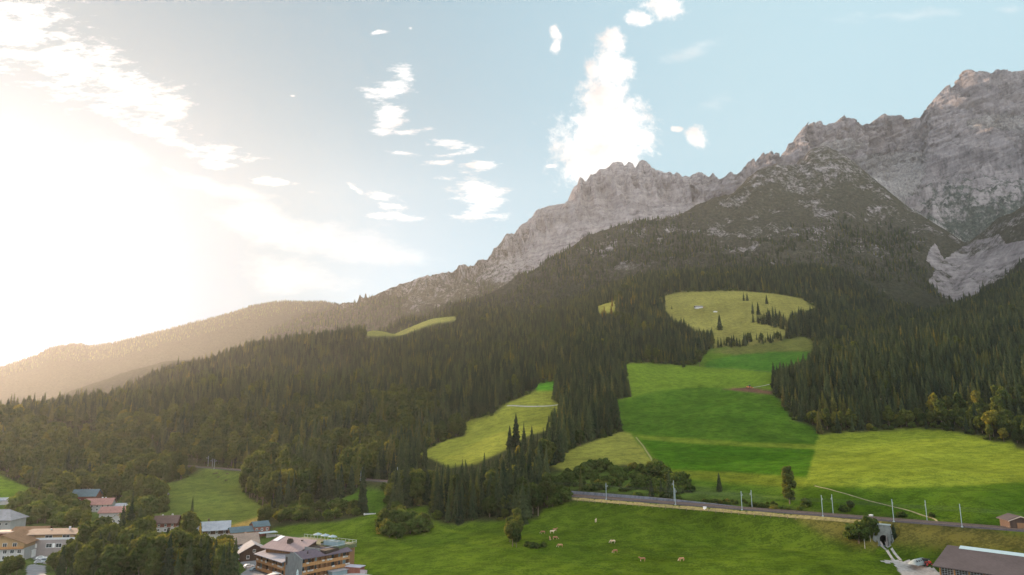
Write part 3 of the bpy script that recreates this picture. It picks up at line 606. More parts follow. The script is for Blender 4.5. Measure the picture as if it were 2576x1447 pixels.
def leafy_data(seed, H=13.0, R=4.4, base=0.18, nclump=22, per=85, leaf=0.62, tall=1.0, squash=1.0):
    """crown of leaf sprays in uneven clumps"""
    r = np.random.default_rng(seed); V, T = [], []; nv = 0
    zc = H*(base + (1-base)*0.5); hz = H*(1-base)*0.5
    cs = []
    for c in range(nclump):
        for _ in range(20):
            q = r.normal(size=3); q /= np.linalg.norm(q); q *= (0.35 + 0.5*r.random()**0.6)
            q[2] = q[2]*1.0
            if all(np.linalg.norm(q - o) > 0.28 for o, _ in cs): break
        cs.append((q, 0.30 + 0.20*r.random()))
    for q, s in cs:
        narrow = 1 - 0.35*max(q[2], 0)*tall
        cen = np.array((q[0]*R*narrow, q[1]*R*narrow, zc + q[2]*hz)); rad = np.array((R, R, R*squash))*s
        n_ = per; d = r.normal(size=(n_, 3)); d /= np.linalg.norm(d, axis=1)[:,None]
        pos = cen + d*rad*(0.62 + 0.45*r.random((n_,1)))
        a = np.cross(d + r.normal(size=(n_,3))*0.55, r.normal(size=(n_,3))); a /= np.linalg.norm(a, axis=1)[:,None]
        b = np.cross(a, d + r.normal(size=(n_,3))*0.5); b /= np.linalg.norm(b, axis=1)[:,None]
        sz = leaf*(0.6 + 0.8*r.random((n_,1)))
        quad = np.stack([pos - a*sz, pos + b*sz*.7, pos + a*sz, pos - b*sz*.7], 1).reshape(-1, 3)
        V.append(quad); i = nv + np.arange(n_)*4; T += [np.stack([i, i+1, i+2], 1), np.stack([i, i+2, i+3], 1)]; nv += 4*n_
        # twig core of the clump
        ico = np.array([(0,0,1),(.89,0,.45),(.28,.85,.45),(-.72,.53,.45),(-.72,-.53,.45),(.28,-.85,.45),(.72,.53,-.45),(-.28,.85,-.45),(-.89,0,-.45),(-.28,-.85,-.45),(.72,-.53,-.45),(0,0,-1)])
        f = np.array([(0,1,2),(0,2,3),(0,3,4),(0,4,5),(0,5,1),(1,6,2),(2,7,3),(3,8,4),(4,9,5),(5,10,1),(6,7,2),(7,8,3),(8,9,4),(9,10,5),(10,6,1),(11,7,6),(11,8,7),(11,9,8),(11,10,9),(11,6,10)])
        V.append(cen + ico*rad*0.62*(1 + 0.2*r.normal(size=(12,1)))); T.append(f + nv); nv += 12
    return np.concatenate(V), np.concatenate(T)
def trunk_data(H, r0, top=0.9, limbs=0, seed=0, base=0.25, R=3.0):
    r = np.random.default_rng(seed); V, Q = [], []; nv = 0
    def add(p0, p1, a, b, k=6):
        nonlocal nv
        v, q = tube_np(p0, p1, a, b, k); V.append(v); Q.append(q + nv); nv += len(v)
    add((0,0,-0.6), (0,0,H*.45), r0, r0*.66); add((0,0,H*.45), (0,0,H*top), r0*.66, r0*.12)
    for i in range(limbs):
        z = H*(base + (0.75-base)*i/max(1, limbs)); a = r.random()*6.28; L = R*(.5+.3*r.random())
        add((0,0,z), (math.cos(a)*L, math.sin(a)*L, z + L*.9), r0*.4, r0*.1, 5)
    return np.concatenate(V), np.concatenate(Q)
SPECIES = {}
def species(key, name, cdata, tdata, leafmat, bark):
    c = mesh_np(name + '_crown', cdata[0], tris=cdata[1]); t = mesh_np(name + '_trunk', tdata[0], quads=tdata[1])
    c.materials.append(leafmat); t.materials.append(bark)
    nc = len(cdata[0]); both = mesh_np(name + '_whole', np.concatenate([cdata[0], tdata[0]]), quads=tdata[1] + nc, tris=cdata[1])
    both.materials.append(leafmat); both.materials.append(bark)
    both.polygons.foreach_set('material_index', np.concatenate([np.ones(len(tdata[1]), np.int32), np.zeros(len(cdata[1]), np.int32)]))
    SPECIES[key] = dict(crown=c, trunk=t, whole=both, name=name, h=float(cdata[0][:,2].max()))
for i, (H, R, sl, bare) in enumerate([(25,4.3,.78,.05),(27,3.8,.86,.08),(23,4.7,.72,.04),(26,3.6,.92,.12)]):
    species(f's{i}', 'spruce_tree', spruce_data(10+i, H, R, 27, 9, bare, slim=sl), trunk_data(H, .34, .92), M_NEEDLE, M_BARK)
for i, (H, R, sl, bare) in enumerate([(22,3.6,.85,.12),(24,3.2,.9,.16)]):
    species(f'l{i}', 'larch_tree', spruce_data(30+i, H, R, 22, 8, bare, slim=sl), trunk_data(H, .3, .92), M_LARCH, M_BARK)
for i, (H, R, b, nc) in enumerate([(14,4.6,.16,24),(17,4.4,.22,26),(12,4.8,.12,22),(19,3.6,.2,28)]):
    species(f'b{i}', 'leafy_tree', leafy_data(50+i, H, R, b, nc, 95, .58), trunk_data(H, .26, .8, 6, 60+i, .3, R), M_LEAF, M_BARK)
for i, (H, R) in enumerate([(4.2,3.0),(3.2,3.4),(5.5,3.2)]):
    species(f'u{i}', 'bush', leafy_data(70+i, H, R, .0, 18, 75, .42, squash=.7), trunk_data(H, .12, .6, 5, 80+i, .1, R*.7), M_BUSH, M_BARK)
species('bt', 'leafy_tree', leafy_data(97, 19, 3.5, .03, 34, 95, .55), trunk_data(19, .28, .8, 6, 98, .15, 3), M_LEAF, M_BARK)
species('purple', 'copper_beech_tree', leafy_data(90, 12, 4.2, .1, 22, 90, .5), trunk_data(12, .25, .8, 5, 91), M_PURPLE, M_BARK)
species('gold', 'golden_larch_tree', spruce_data(92, 17, 2.6, 22, 8, .06), trunk_data(17, .25, .9), M_GOLD, M_BARK)
species('gl', 'larch_tree', spruce_data(99, 20, 3.0, 22, 8, .1), trunk_data(20, .28, .9), mat_leaf('sun_painted_larch', (.15,.105,.025), (.26,.185,.05), (.30,.22,.06), .1, .5), M_BARK)  # sunlight on these larches is painted in as gold needle colour
species('birch', 'birch_tree', leafy_data(94, 16, 2.6, .35, 16, 70, .45), trunk_data(16, .17, .9, 5, 95, .35, 2), M_LEAF, M_BIRCH)
# ---------------------------------------------------------------- where trees stand
TREES = []     # (species, x, y, z, scale, rot, zone)
NOTREE = [P[k] for k in ('cow_field','hollow_field','left_meadow','sand_bank','far_left_field','yellow_meadow','lime_patch','triangle','main','high','high_strip','far_meadow','scrub','bank','village','hedge_zone')]
def allowed(x, y, z, top):
    px, py = proj(x, y, z); tx, ty = proj(x, y, z + top*0.62)
    ok = np.ones(len(x), bool)
    for poly in NOTREE:
        ok &= ~inpoly(px, py, poly)
        if poly is not P['village'] and poly is not P['hedge_zone'] and poly is not P['bank'] and poly is not P['scrub']:
            ok &= ~inpoly(tx, ty, poly)
            if poly is P['yellow_meadow'] or poly is P['triangle']: ok &= ~inpoly(tx, ty - (py-ty)*.3, poly) & ~inpoly(tx, ty - (py-ty)*.55, poly) & ~inpoly(tx, (ty+py)/2, poly)
            if poly is P['far_meadow'] or poly is P['high_strip'] or poly is P['hollow_field']: ok &= ~inpoly(tx, ty - (py-ty)*.45, poly)
    d = rail_d(x, y); ok &= (np.abs(d) > 11) | (rail_t(x, y) < -60)
    return ok, px, py
# what must stay in view behind the trees: roofs of the village, the little field in the hollow
KEEP = [(226,1259,314,1297),(182,1238,238,1254),(388,1299,444,1328),(502,1318,574,1342),(580,1318,702,1352),(584,1356,646,1386),(612,1374,686,1410),(0,1252,28,1266),(0,1287,34,1322),(0,1328,150,1392),(150,1325,190,1350),(84,1392,120,1420),(66,1424,116,1450),(600,1420,650,1440),(905,1226,970,1262),(926,1286,936,1296)]
def blocked(x, y, h):
    p = hit(x, y); b = proj(p.x, p.y, p.z); t = proj(p.x, p.y, p.z + h*.97); w_ = (b[1]-t[1])*.22
    for i, (x0, y0, x1, y1) in enumerate(KEEP):
        if x+w_ > x0 and x-w_ < x1 and b[1] > y0 and t[1] < y1:
            if i in (9, 10) and y < y0 + (y1-y0)*.4: continue
            return True
    return False
def scatter(x0, x1, y0, y1, sp, seed):
    r = np.random.default_rng(seed); gx, gy = np.meshgrid(np.arange(x0, x1, sp), np.arange(y0, y1, sp))
    gx = (gx + (r.random(gx.shape)-.5)*sp*1.2).ravel(); gy = (gy + (r.random(gy.shape)-.5)*sp*1.2).ravel()
    k = (gy > 0) & (np.abs(gx/gy) < 0.92); return gx[k], gy[k], r
def pick(r, n_, ks, pr): return r.choice(ks, n_, p=np.array(pr)/sum(pr))
FAR = []
bx, by, r_ = scatter(-1700, 1900, 330, 1250, 5.7, 5); a2, b2, _ = scatter(-2200, 2200, 1250, 2250, 7.2, 6)
bx = np.concatenate([bx, a2]); by = np.concatenate([by, b2]); bz = ground_z(bx, by)
big = fbm(bx/120, by/120, 3, 601); sc_ = np.clip(0.72 + 0.21*r_.normal(size=len(bx)) + 0.24*big, .26, 1.25)
ok, bpx, bpyy = allowed(bx, by, bz, 24*sc_); tx0, ty0 = proj(bx, by, bz + 20*sc_); ww = (bpyy - ty0)*.2
for x0, y0, x1, y1 in KEEP[:14]: ok &= ~((by < 640) & (bpx + ww > x0) & (bpx - ww < x1) & (bpyy > y0 + 4) & (ty0 < y1))
ok &= (bpx > -260) & (bpx < 2840)
gap = fbm(bx/55, by/55, 4, 607); ok &= r_.random(len(bx)) < np.where(gap > .24, .30, .96)
# do not let ground cover under the mountains carry trees that cannot be seen
bx, by, bz, sc_, bpx, bpyy, big = (q[ok] for q in (bx, by, bz, sc_, bpx, bpyy, big))
mixn = fbm(bx/70, by/70, 3, 611)
broad = (mixn > 0.10 + 0.10*np.sin(bx/90)) & (by < 1000) & (rail_d(bx, by) < 260) | (mixn > .33)
broad |= (bpx < 700) & (bpyy > 1060) & (mixn > -.28)                       # leafy lower slopes on the left
broad |= (rail_d(bx, by) < 0) & (bpx < 330) & (mixn > -.35)
edge_leaf = (bpx > 1990) & (bpyy > 1040) & (mixn > .0); broad |= edge_leaf
larch = (~broad) & (fbm(bx/45, by/45, 2, 621) > .30)
sp = np.where(broad, pick(r_, len(bx), ['b0','b1','b2','b3'], [3,3,2,3]), np.where(larch, pick(r_, len(bx), ['l0','l1'], [1,1]), pick(r_, len(bx), ['s0','s1','s2','s3'], [4,3,3,2])))
# bushes and young growth along every forest edge
edge = np.zeros(len(bx), bool)
for ox, oy in ((-11,0),(11,0),(0,-7),(0,7)):
    for poly in NOTREE[:13]: edge |= inpoly(bpx + ox, bpyy + oy, poly)
shrub = edge & (r_.random(len(bx)) < .55); sp = np.where(shrub, pick(r_, len(bx), ['u0','u1','u2','b2','s2'], [3,3,3,2,1]), sp)
sc_ = np.where(shrub, np.where(np.char.startswith(sp, 'u'), .45 + .6*r_.random(len(bx)), .3 + .25*r_.random(len(bx))), np.where(broad, sc_*1.12, sc_))
for i in range(len(bx)): FAR.append((sp[i], bx[i], by[i], bz[i], sc_[i]))
# mountain forests
def sheet_forest(X, Y, Z, cond, spacing, seed, scale, thin=1.0, kinds=('s0','s1','s2','s3','l0'), pr=(3,3,2,3,1)):
    r = np.random.default_rng(seed)
    a = np.stack([np.gradient(X, axis=1), np.gradient(Y, axis=1)], -1); b = np.stack([np.gradient(X, axis=0), np.gradient(Y, axis=0)], -1)
    area = np.abs(a[...,0]*b[...,1] - a[...,1]*b[...,0]); lam = area/(spacing*spacing)*cond*thin
    cnt = r.poisson(np.clip(lam, 0, 6)); j, i = np.nonzero(cnt); rep = cnt[j, i]; j = np.repeat(j, rep); i = np.repeat(i, rep)
    m = (j < X.shape[0]-1) & (i < X.shape[1]-1); j, i = j[m], i[m]; u, v = r.random(len(j)), r.random(len(j))
    def L(A): return (A[j,i]*(1-u)+A[j,i+1]*u)*(1-v) + (A[j+1,i]*(1-u)+A[j+1,i+1]*u)*v
    x, y, z = L(X), L(Y), L(Z); s = scale*np.clip(1 + .22*r.normal(size=len(x)), .5, 1.6); k = pick(r, len(x), list(kinds), pr)
    FAR.extend(zip(k, x, y, z, s)); return len(x)
gc = [proj(XX, YY, ZG)]
trC = np.interp(cp[0], [700,1243,1356,1463,1560,1651,1700,1764,1850,2000,2150,2300,2330,2400,2440,2500,2576,2800], [760,733,660,600,560,540,535,590,625,575,550,565,620,700,725,690,640,600])
below = sstep(-10, 45, cp[1] - trC + 26*fbm(CXg/120, CZg/120, 3, 641)*2) * (1 - rav) * (CS < 3.02)
glade = fbm(CXg/110, CYg/110, 3, 651)
densC = below*np.where(glade > .16, 0.22, 1.0)
nC = sheet_forest(CXg, CYg, CZg, densC*(CS > 0.6), 10.5, 71, 0.60)
sparse = (1-below)*(cp[1] > 520)*(patch < .3)*(CS < 3)*(1-rav)*sstep(-.1, .3, fbm(CXg/60, CZg/60, 3, 661))
nC2 = sheet_forest(CXg, CYg, CZg, sparse*0.55, 12, 72, 0.34, kinds=('s0','s2','u0'), pr=(1,1,3))
trB = np.interp(bp[0], [700,870,1080,1200,1300,1400], [740,765,712,690,745,790])
belB = sstep(0, 25, bp[1] - trB + 20*fbm(BX/130, BZ/130, 3, 671)) * (1-cl) * (BS < 3) * (BS > 0.9)
nB = sheet_forest(BX, BY, BZ, belB, 13, 73, 0.72)
dp = proj(DX, DY, DZ)
crest = ((DS > 2.55) & (DS <= 3.0)).astype(float); nD = sheet_forest(DX, DY, DZ, crest*0.8 + 0, 17, 74, 0.55, kinds=('s0','s1','s3'), pr=(1,1,1))
# ---------------------------------------------------------------- stands that the photo shows tree by tree: (species, px, py at the foot, height m)
HAND = []
def stand(lst, zone): HAND.extend((k, px, py, h, zone) for k, px, py, h in lst)
def row(poly, ks, hs, n_, seed, zone, mind=0):
    r = np.random.default_rng(seed); poly = np.array(poly, float); x0, y0 = poly.min(0); x1, y1 = poly.max(0); got = []
    for _ in range(n_*60):
        x, y = x0 + r.random()*(x1-x0), y0 + r.random()*(y1-y0)
        if not inpoly(np.array([x]), np.array([y]), poly)[0]: continue
        if any(abs(x-a) < mind and abs(y-b) < mind*.45 for a, b in got): continue
        h = hs[0] + (hs[1]-hs[0])*r.random(); 
        if blocked(x, y, h): continue
        got.append((x, y)); HAND.append((ks[r.integers(len(ks))], x, y, h, zone))
        if len(got) >= n_: break
SPR = ['s0','s1','s2','s3']; LEA = ['b0','b1','b2','b3']; BUS = ['u0','u1','u2']
stand([('bt',1987,1268,18.5)], 'lone_leafy'); stand([('u0',2030,1276,4.5)], 'lone_bush'); stand([('s2',1810,1236,10)], 'lone_spruce'); stand([('s2',1811,830,29)], 'high_spruce')
stand([('s0',1387,1061,11),('s1',1396,1052,13),('s2',1381,1062,7),('s0',1376,1089,8)], 'meadow_spruces')
stand([('s0',1298,1128,27),('s1',1318,1136,22),('s2',1282,1130,18),('s0',1338,1140,20),('s3',1352,1148,17)], 'front_spruces')
row([(1385,1120),(1420,1060),(1450,1010),(1520,1000),(1545,1030),(1555,1062),(1560,1088),(1500,1106),(1420,1142),(1400,1180),(1360,1185)], SPR, (22,31), 64, 101, 'middle_wood', 9)
row([(1393,985),(1430,960),(1530,940),(1545,1005),(1500,1010),(1420,1012),(1395,1008)], SPR, (22,30), 34, 102, 'middle_wood', 9)
stand([('s1',1568,985,26),('s0',1582,998,21),('s2',1574,1000,16)], 'wood_corner')
row([(1100,1245),(1130,1215),(1200,1196),(1340,1190),(1378,1235),(1300,1250),(1180,1250)], SPR, (9,15), 34, 103, 'railway_wood', 11)
row([(1080,1300),(1100,1245),(1180,1248),(1300,1248),(1375,1240),(1370,1268),(1340,1290),(1290,1302),(1180,1310),(1110,1310)], SPR, (16,25), 48, 133, 'railway_wood', 11)
stand([('s2',1315,1318,20),('s0',1294,1312,16),('s1',1330,1302,19),('s3',1304,1306,18)], 'field_leafy')
row([(1276,1380),(1280,1352),(1306,1346),(1312,1362),(1298,1384)], ['b3','b1','u2'], (8,13), 7, 104, 'field_bush', 9)
stand([('u1',1345,1378,2.6),('u0',1368,1376,2.4),('u1',1330,1374,2.2)], 'field_scrub')
row([(1375,1278),(1395,1262),(1425,1255),(1420,1263),(1390,1275)], BUS, (5,8), 6, 105, 'field_bush', 12)
row([(950,1345),(950,1318),(1000,1305),(1050,1318),(1070,1335),(1060,1350),(1000,1357)], ['b0','b2','u2','u0'], (7,10), 17, 106, 'round_thicket', 14)
row([(935,1285),(940,1265),(1000,1240),(1060,1238),(1085,1265),(1070,1272),(1000,1282)], SPR+['b0'], (11,20), 34, 107, 'corner_wood', 12)
row([(612,1198),(640,1185),(720,1178),(820,1175),(895,1205),(900,1225),(890,1245),(830,1262),(770,1272),(700,1285),(660,1268),(625,1240)], SPR+['b0','b1','b3','s1','s0'], (15,23), 62, 108, 'hillside_wood', 12)
row([(682,1322),(690,1296),(760,1282),(880,1278),(905,1290),(900,1298),(850,1308),(760,1316)], ['b0','b2','u2','u0'], (4.5,7), 40, 109, 'field_hedge', 11)
stand([('b3',762,1295,13),('b3',772,1292,12)], 'field_hedge')
row([(1378,1234),(1380,1196),(1470,1178),(1600,1178),(1690,1203),(1738,1236),(1700,1242),(1600,1240),(1480,1232)], BUS, (2.6,4.8), 120, 110, 'railway_thicket', 7)
row([(1470,1190),(1480,1178),(1520,1176),(1530,1186)], BUS+['b2'], (5,8), 6, 111, 'railway_thicket', 10)
row([(1625,1190),(1660,1182),(1700,1212),(1730,1232),(1690,1232),(1650,1210)], ['b2','u2','u0'], (6,8.5), 12, 112, 'railway_thicket', 10)
stand([('u0',1737,1238,4.5)], 'railway_thicket')
row([(2150,1366),(2160,1335),(2180,1320),(2203,1325),(2205,1360),(2190,1372)], ['b3','birch','u2','birch'], (5,9), 8, 113, 'portal_trees', 9)
stand([('birch',2176,1380,9)], 'portal_trees'); stand([('s2',2250,1352,5.5)], 'portal_spruce'); stand([('b2',2140,1283,4.5),('u1',2125,1286,3)], 'meadow_bushes'); stand([('u0',2345,1302,2.4),('u1',2268,1300,2.6)], 'meadow_bushes')
row([(1750,1258),(1880,1262),(1960,1272),(2030,1285),(1960,1285),(1800,1268)], BUS, (1.2,2.4), 30, 114, 'rail_scrub', 8)
# high pasture trees
row([(1800,872),(1840,862),(1960,850),(1975,858),(1880,872),(1810,880)], SPR+['b1'], (10,21), 38, 115, 'high_hedgerow', 5)
row([(1888,812),(1940,800),(1985,818),(1975,832),(1930,820)], SPR, (16,27), 30, 116, 'high_group', 5)
stand([('s1',1871,757,20),('s2',1880,757,17),('s0',1929,765,20),('s1',1894,790,24),('s0',1908,792,25),('s2',1690,778,8)], 'high_scattered')
stand([('s3',1720,925,22),('b3',1760,922,24),('b3',1650,912,22),('b1',1630,912,20),('s1',1700,918,24)], 'high_hedgerow')
row([(1505,800),(1520,780),(1550,766),(1600,752),(1612,760),(1560,785),(1525,802)], ['gl'], (13,21), 16, 134, 'sun_painted_larches', 6)
# village trees
row([(120,1480),(170,1380),(230,1340),(330,1318),(380,1345),(470,1345),(500,1350),(560,1380),(600,1425),(605,1480)], ['s0','b1','s2','s1','s0','b3','b0'], (12,20), 96, 117, 'village_grove', 17)
stand([('s1',322,1372,26),('s0',300,1392,22),('s2',345,1380,20),('s0',585,1490,19),('s3',570,1475,17),('s1',555,1500,18),('gold',498,1395,14),('purple',545,1432,9),('b1',430,1400,12),('b1',470,1440,13),('s0',500,1385,13)], 'village_grove')
row([(0,1330),(40,1285),(110,1285),(230,1290),(300,1310),(310,1330),(220,1335),(120,1318),(60,1322)], LEA+BUS, (8,13), 34, 118, 'village_gardens', 16)
row([(120,1270),(180,1262),(250,1256),(330,1262),(420,1290),(410,1300),(350,1292),(320,1300),(250,1300),(150,1285)], LEA+['u2'], (7,12), 24, 119, 'village_gardens', 14)
row([(30,1283),(60,1270),(110,1268),(115,1280),(60,1288)], ['purple','b0','b2'], (6,9), 6, 120, 'village_gardens', 14)
row([(345,1268),(380,1248),(415,1250),(425,1262),(400,1290),(360,1292)], LEA+BUS, (5,8), 12, 121, 'meadow_shrubs', 11)
row([(25,1430),(60,1395),(75,1390),(80,1420),(60,1450),(0,1460)], LEA, (6,9), 9, 122, 'house_shrubs', 16)
row([(450,1330),(480,1322),(500,1335),(590,1352),(600,1375),(560,1372),(500,1360)], LEA+BUS+['s1'], (6,10), 16, 123, 'village_gardens', 13)
stand([('b1',165,1446,12),('b0',186,1428,11),('s0',150,1474,15),('b2',138,1436,8),('b3',172,1420,11)], 'village_grove')
stand([('b0',78,1268,11),('b3',100,1282,13),('u2',545,1326,4),('u0',655,1408,3)], 'village_gardens')
from collections import Counter
print(Counter(t[4] for t in HAND))
for k, px, py, h, zone in HAND:
    p = hit(px, py); TREES.append((k, p.x, p.y, p.z, h/SPECIES[k]['h'], zone))
# ---------------------------------------------------------------- which trees become objects: those that show largest
FARA = FAR
fx = np.array([t[1] for t in FAR]); fy = np.array([t[2] for t in FAR]); fz = np.array([t[3] for t in FAR]); fs = np.array([t[4] for t in FAR]); fk = np.array([t[0] for t in FAR])
fh = np.array([SPECIES[k]['h'] for k in fk])*fs
bpx_, bpy_ = proj(fx, fy, fz); tpx_, tpy_ = proj(fx, fy, fz + fh)
order = np.argsort(fy); cover = np.zeros((145, 258), bool); seen = np.zeros(len(fx)); 
for t in TREES:
    px, py = proj(t[1], t[2], t[3]); qx, qy = proj(t[1], t[2], t[3] + SPECIES[t[0]]['h']*t[4]); w_ = abs(py-qy)*.14
    cover[max(0,int(qy//10)):max(0,int(py//10)), max(0,int((px-w_)//10)):max(0,int((px+w_)//10)+1)] = True
for q in order[:9000]:
    if bpx_[q] < -20 or bpx_[q] > 2596: continue
    hh = bpy_[q] - tpy_[q]; w_ = hh*.15
    a, b, c, d = max(0,int(tpy_[q]//10)), min(145,int(bpy_[q]//10)+1), max(0,int((bpx_[q]-w_)//10)), min(258,int((bpx_[q]+w_)//10)+1)
    if b <= a or d <= c: continue
    sub = cover[a:b, c:d]; free = 1 - sub.mean(); seen[q] = hh*hh*free*(free > .3)
    if a < b: cover[a+(b-a)//5:b, c:d] = True
nh_leaf = sum(SPECIES[t[0]]['name'] == 'leafy_tree' for t in TREES); nh_spr = sum(SPECIES[t[0]]['name'] == 'spruce_tree' for t in TREES)
def best(mask, n_): i = np.nonzero(mask & (seen > 0))[0]; return i[np.argsort(-seen[i])][:max(0, n_)]
isS = np.char.startswith(fk, 's'); isB = np.char.startswith(fk, 'b'); isL = np.char.startswith(fk, 'l')
chosen = np.concatenate([best(isS, 298 - nh_spr), best(isB, 298 - nh_leaf), best(isL, 60)])
def zone_of(px, py, x, y):
    if px > 1900: return 'right_forest_edge' if py > 1000 else 'right_forest'
    if px < 330 and py > 1195: return 'left_slope'
    if px < 620: return 'left_slope'
    if px < 1110: return 'hill_forest'
    if px < 1420: return 'hill_forest_meadow'
    return 'pasture_forest'
for q in chosen: TREES.append((fk[q], fx[q], fy[q], fz[q], fs[q], zone_of(bpx_[q], bpy_[q], fx[q], fy[q])))
rest = np.ones(len(fx), bool); rest[chosen] = False
rest &= (bpx_ > -230) & (bpx_ < 2800)
ZL = {  # how each group of look-alike trees is told apart: {kind} is filled in
 'lone_leafy': 'tall narrow leafy tree standing alone above the railway, beside a small round bush', 'lone_bush': 'small round bush at the foot of the tall lone leafy tree', 'lone_spruce': 'small lone spruce on the green meadow just above the grey railway wall',
 'high_spruce': 'broad dark spruce standing alone in the middle of the high pasture below the hut', 'meadow_spruces': '{kind} in the little group on the yellow meadow left of the middle wood',
 'front_spruces': 'dark pointed {kind} at the front left of the middle wood, against the yellow meadow', 'middle_wood': 'dark {kind} in the wood between the yellow meadow and the green pasture', 'wood_corner': '{kind} at the right corner of the middle wood, against the green pasture',
 'railway_wood': '{kind} in the wood below the railway, between the cow field and the round thicket', 'field_leafy': '{kind} at the front corner of the railway wood, nearest the cows', 'field_bush': '{kind} on the edge of the cow field beside the railway wood', 'field_scrub': 'low {kind} in the grass just left of the cows',
 'round_thicket': '{kind} in the round thicket alone on the mound of the field', 'corner_wood': '{kind} in the small wood behind the round thicket', 'hillside_wood': 'dark {kind} in the wood right of the left hill meadow', 'field_hedge': '{kind} in the long hedge behind the hotel at the top of the field',
 'sun_painted_larches': '{kind} in the group painted sunlit gold on the ridge left of the high pasture', 'railway_thicket': '{kind} in the thicket directly above the grey railway wall', 'portal_trees': '{kind} on the embankment left of the underpass arch', 'portal_spruce': 'small dark spruce on the embankment right of the underpass arch', 'meadow_bushes': '{kind} in the meadow above the tracks near the underpass',
 'rail_scrub': 'low {kind} on the brown verge beside the railway', 'high_hedgerow': '{kind} in the tree row between the high pasture and the green pasture', 'high_group': 'dark {kind} in the group at the right of the high pasture', 'high_scattered': 'scattered {kind} on the grass of the high pasture',
 'village_grove': '{kind} in the dense grove at the bottom, between the village houses and the hotel', 'village_gardens': '{kind} in the gardens between the village houses', 'meadow_shrubs': '{kind} in the clump on the left edge of the hill meadow', 'house_shrubs': '{kind} beside the parking place at the lower left corner',
 'right_forest_edge': '{kind} along the forest edge above the yellow-green meadow on the right', 'right_forest': '{kind} inside the dark forest on the right slope', 'left_slope': '{kind} on the wooded slope above the village on the left', 'hill_forest': '{kind} in the forest on the hill left of the yellow meadow',
 'hill_forest_meadow': '{kind} in the forest directly above the yellow meadow', 'pasture_forest': '{kind} in the forest between the middle wood and the high pasture'}
KIND = {'spruce_tree': 'spruce', 'leafy_tree': 'leafy tree', 'bush': 'bush', 'larch_tree': 'larch', 'birch_tree': 'birch with pale trunk'}
def big_enough(x, y, z, h):
    a, b = proj(x, y, z), proj(x, y, z + h); return abs(a[1]-b[1]) > 62
for k, x, y, z, s, zone in TREES:
    S = SPECIES[k]; h = S['h']*s; nm = S['name']; rz = random.random()*6.28
    if big_enough(x, y, z, h):
        o = empty(nm, (x, y, z), rz)
        c = bpy.data.objects.new('crown', S['crown']); t = bpy.data.objects.new('trunk', S['trunk'])
        for q in (c, t): COL.objects.link(q); q.parent = o
    else:
        o = bpy.data.objects.new(nm, S['whole']); COL.objects.link(o); o.location = (x, y, z); o.rotation_euler = (0, 0, rz)
    w_ = s*(0.9 + 0.2*random.random()); o.scale = (w_, w_, s)
    if k == 'gold': tag(o, 'slender golden yellow tree in the grove behind the dark brown chalets', 'tree', 'trees of the village grove')
    elif nm == 'copper_beech_tree': tag(o, 'dark purple round tree in the grove behind the hotel' if zone == 'village_grove' else 'dark purple tree behind the white house at the left edge', 'tree', 'copper beeches')
    else: tag(o, ZL[zone].format(kind=KIND[nm]), 'bush' if nm == 'bush' else 'tree', zone.replace('_', ' ') + ' ' + KIND[nm].split(' with')[0] + 's')
# ---------------------------------------------------------------- the mass of the forest
PROTO = bpy.data.collections.new('tree_models')           # never linked: only its shapes are used
def proto(key):
    o = bpy.data.objects.new('model_' + key, SPECIES[key]['whole']); PROTO.objects.link(o); return o
keys = ['s0','s1','s2','s3','l0','l1','b0','b1','b2','b3','u0','u1','u2']; kid = {k: i for i, k in enumerate(keys)}
def forest(name, idx):
    pts = np.stack([fx[idx], fy[idx], fz[idx] - 0.3], 1); me = mesh_np(name, pts); r = np.random.default_rng(len(idx))
    ai = me.attributes.new('kind_index', 'INT', 'POINT'); ai.data.foreach_set('value', np.array([kid[k] for k in fk[idx]], np.int32))
    add_f(me, 'tree_scale', fs[idx]); add_f(me, 'tree_turn', r.random(len(idx))*6.28)
    o = link(name, me); ng = bpy.data.node_groups.new('forest_nodes', 'GeometryNodeTree')
    ng.interface.new_socket('Geometry', in_out='INPUT', socket_type='NodeSocketGeometry'); ng.interface.new_socket('Geometry', in_out='OUTPUT', socket_type='NodeSocketGeometry')
    g = N(ng); gi = g('NodeGroupInput'); go = g('NodeGroupOutput')
    geo = gi.outputs[0]; joined = []
    att = g('GeometryNodeInputNamedAttribute', data_type='INT'); att.inputs[0].default_value = 'kind_index'
    sc = g('GeometryNodeInputNamedAttribute', data_type='FLOAT'); sc.inputs[0].default_value = 'tree_scale'
    rt = g('GeometryNodeInputNamedAttribute', data_type='FLOAT'); rt.inputs[0].default_value = 'tree_turn'
    rot = g('ShaderNodeCombineXYZ', {2: rt.outputs[0]}); jn = g('GeometryNodeJoinGeometry')
    for k in keys:
        oi = g('GeometryNodeObjectInfo'); oi.inputs['Object'].default_value = PROT[k]; oi.inputs['As Instance'].default_value = False
        gti = g('GeometryNodeGeometryToInstance'); ng.links.new(oi.outputs['Geometry'], gti.inputs[0])
        cm = g('FunctionNodeCompare', data_type='INT', operation='EQUAL'); ng.links.new(att.outputs[0], cm.inputs[2]); cm.inputs[3].default_value = kid[k]
        ip = g('GeometryNodeInstanceOnPoints'); ng.links.new(geo, ip.inputs['Points']); ng.links.new(cm.outputs[0], ip.inputs['Selection']); ng.links.new(gti.outputs[0], ip.inputs['Instance'])
        ng.links.new(rot.outputs[0], ip.inputs['Rotation']); ng.links.new(sc.outputs[0], ip.inputs['Scale']); ng.links.new(ip.outputs[0], jn.inputs[0])
    ng.links.new(jn.outputs[0], go.inputs[0])
    md = o.modifiers.new('scatter', 'NODES'); md.node_group = ng; o['kind'] = 'stuff'; return o
PROT = {k: proto(k) for k in keys}
fo = forest('forest', np.nonzero(rest)[0])
print('TREES', len(TREES), 'forest', int(rest.sum()), 'C', nC, nC2, 'B', nB, 'D', nD, 'spruce', nh_spr, 'leafy', nh_leaf)
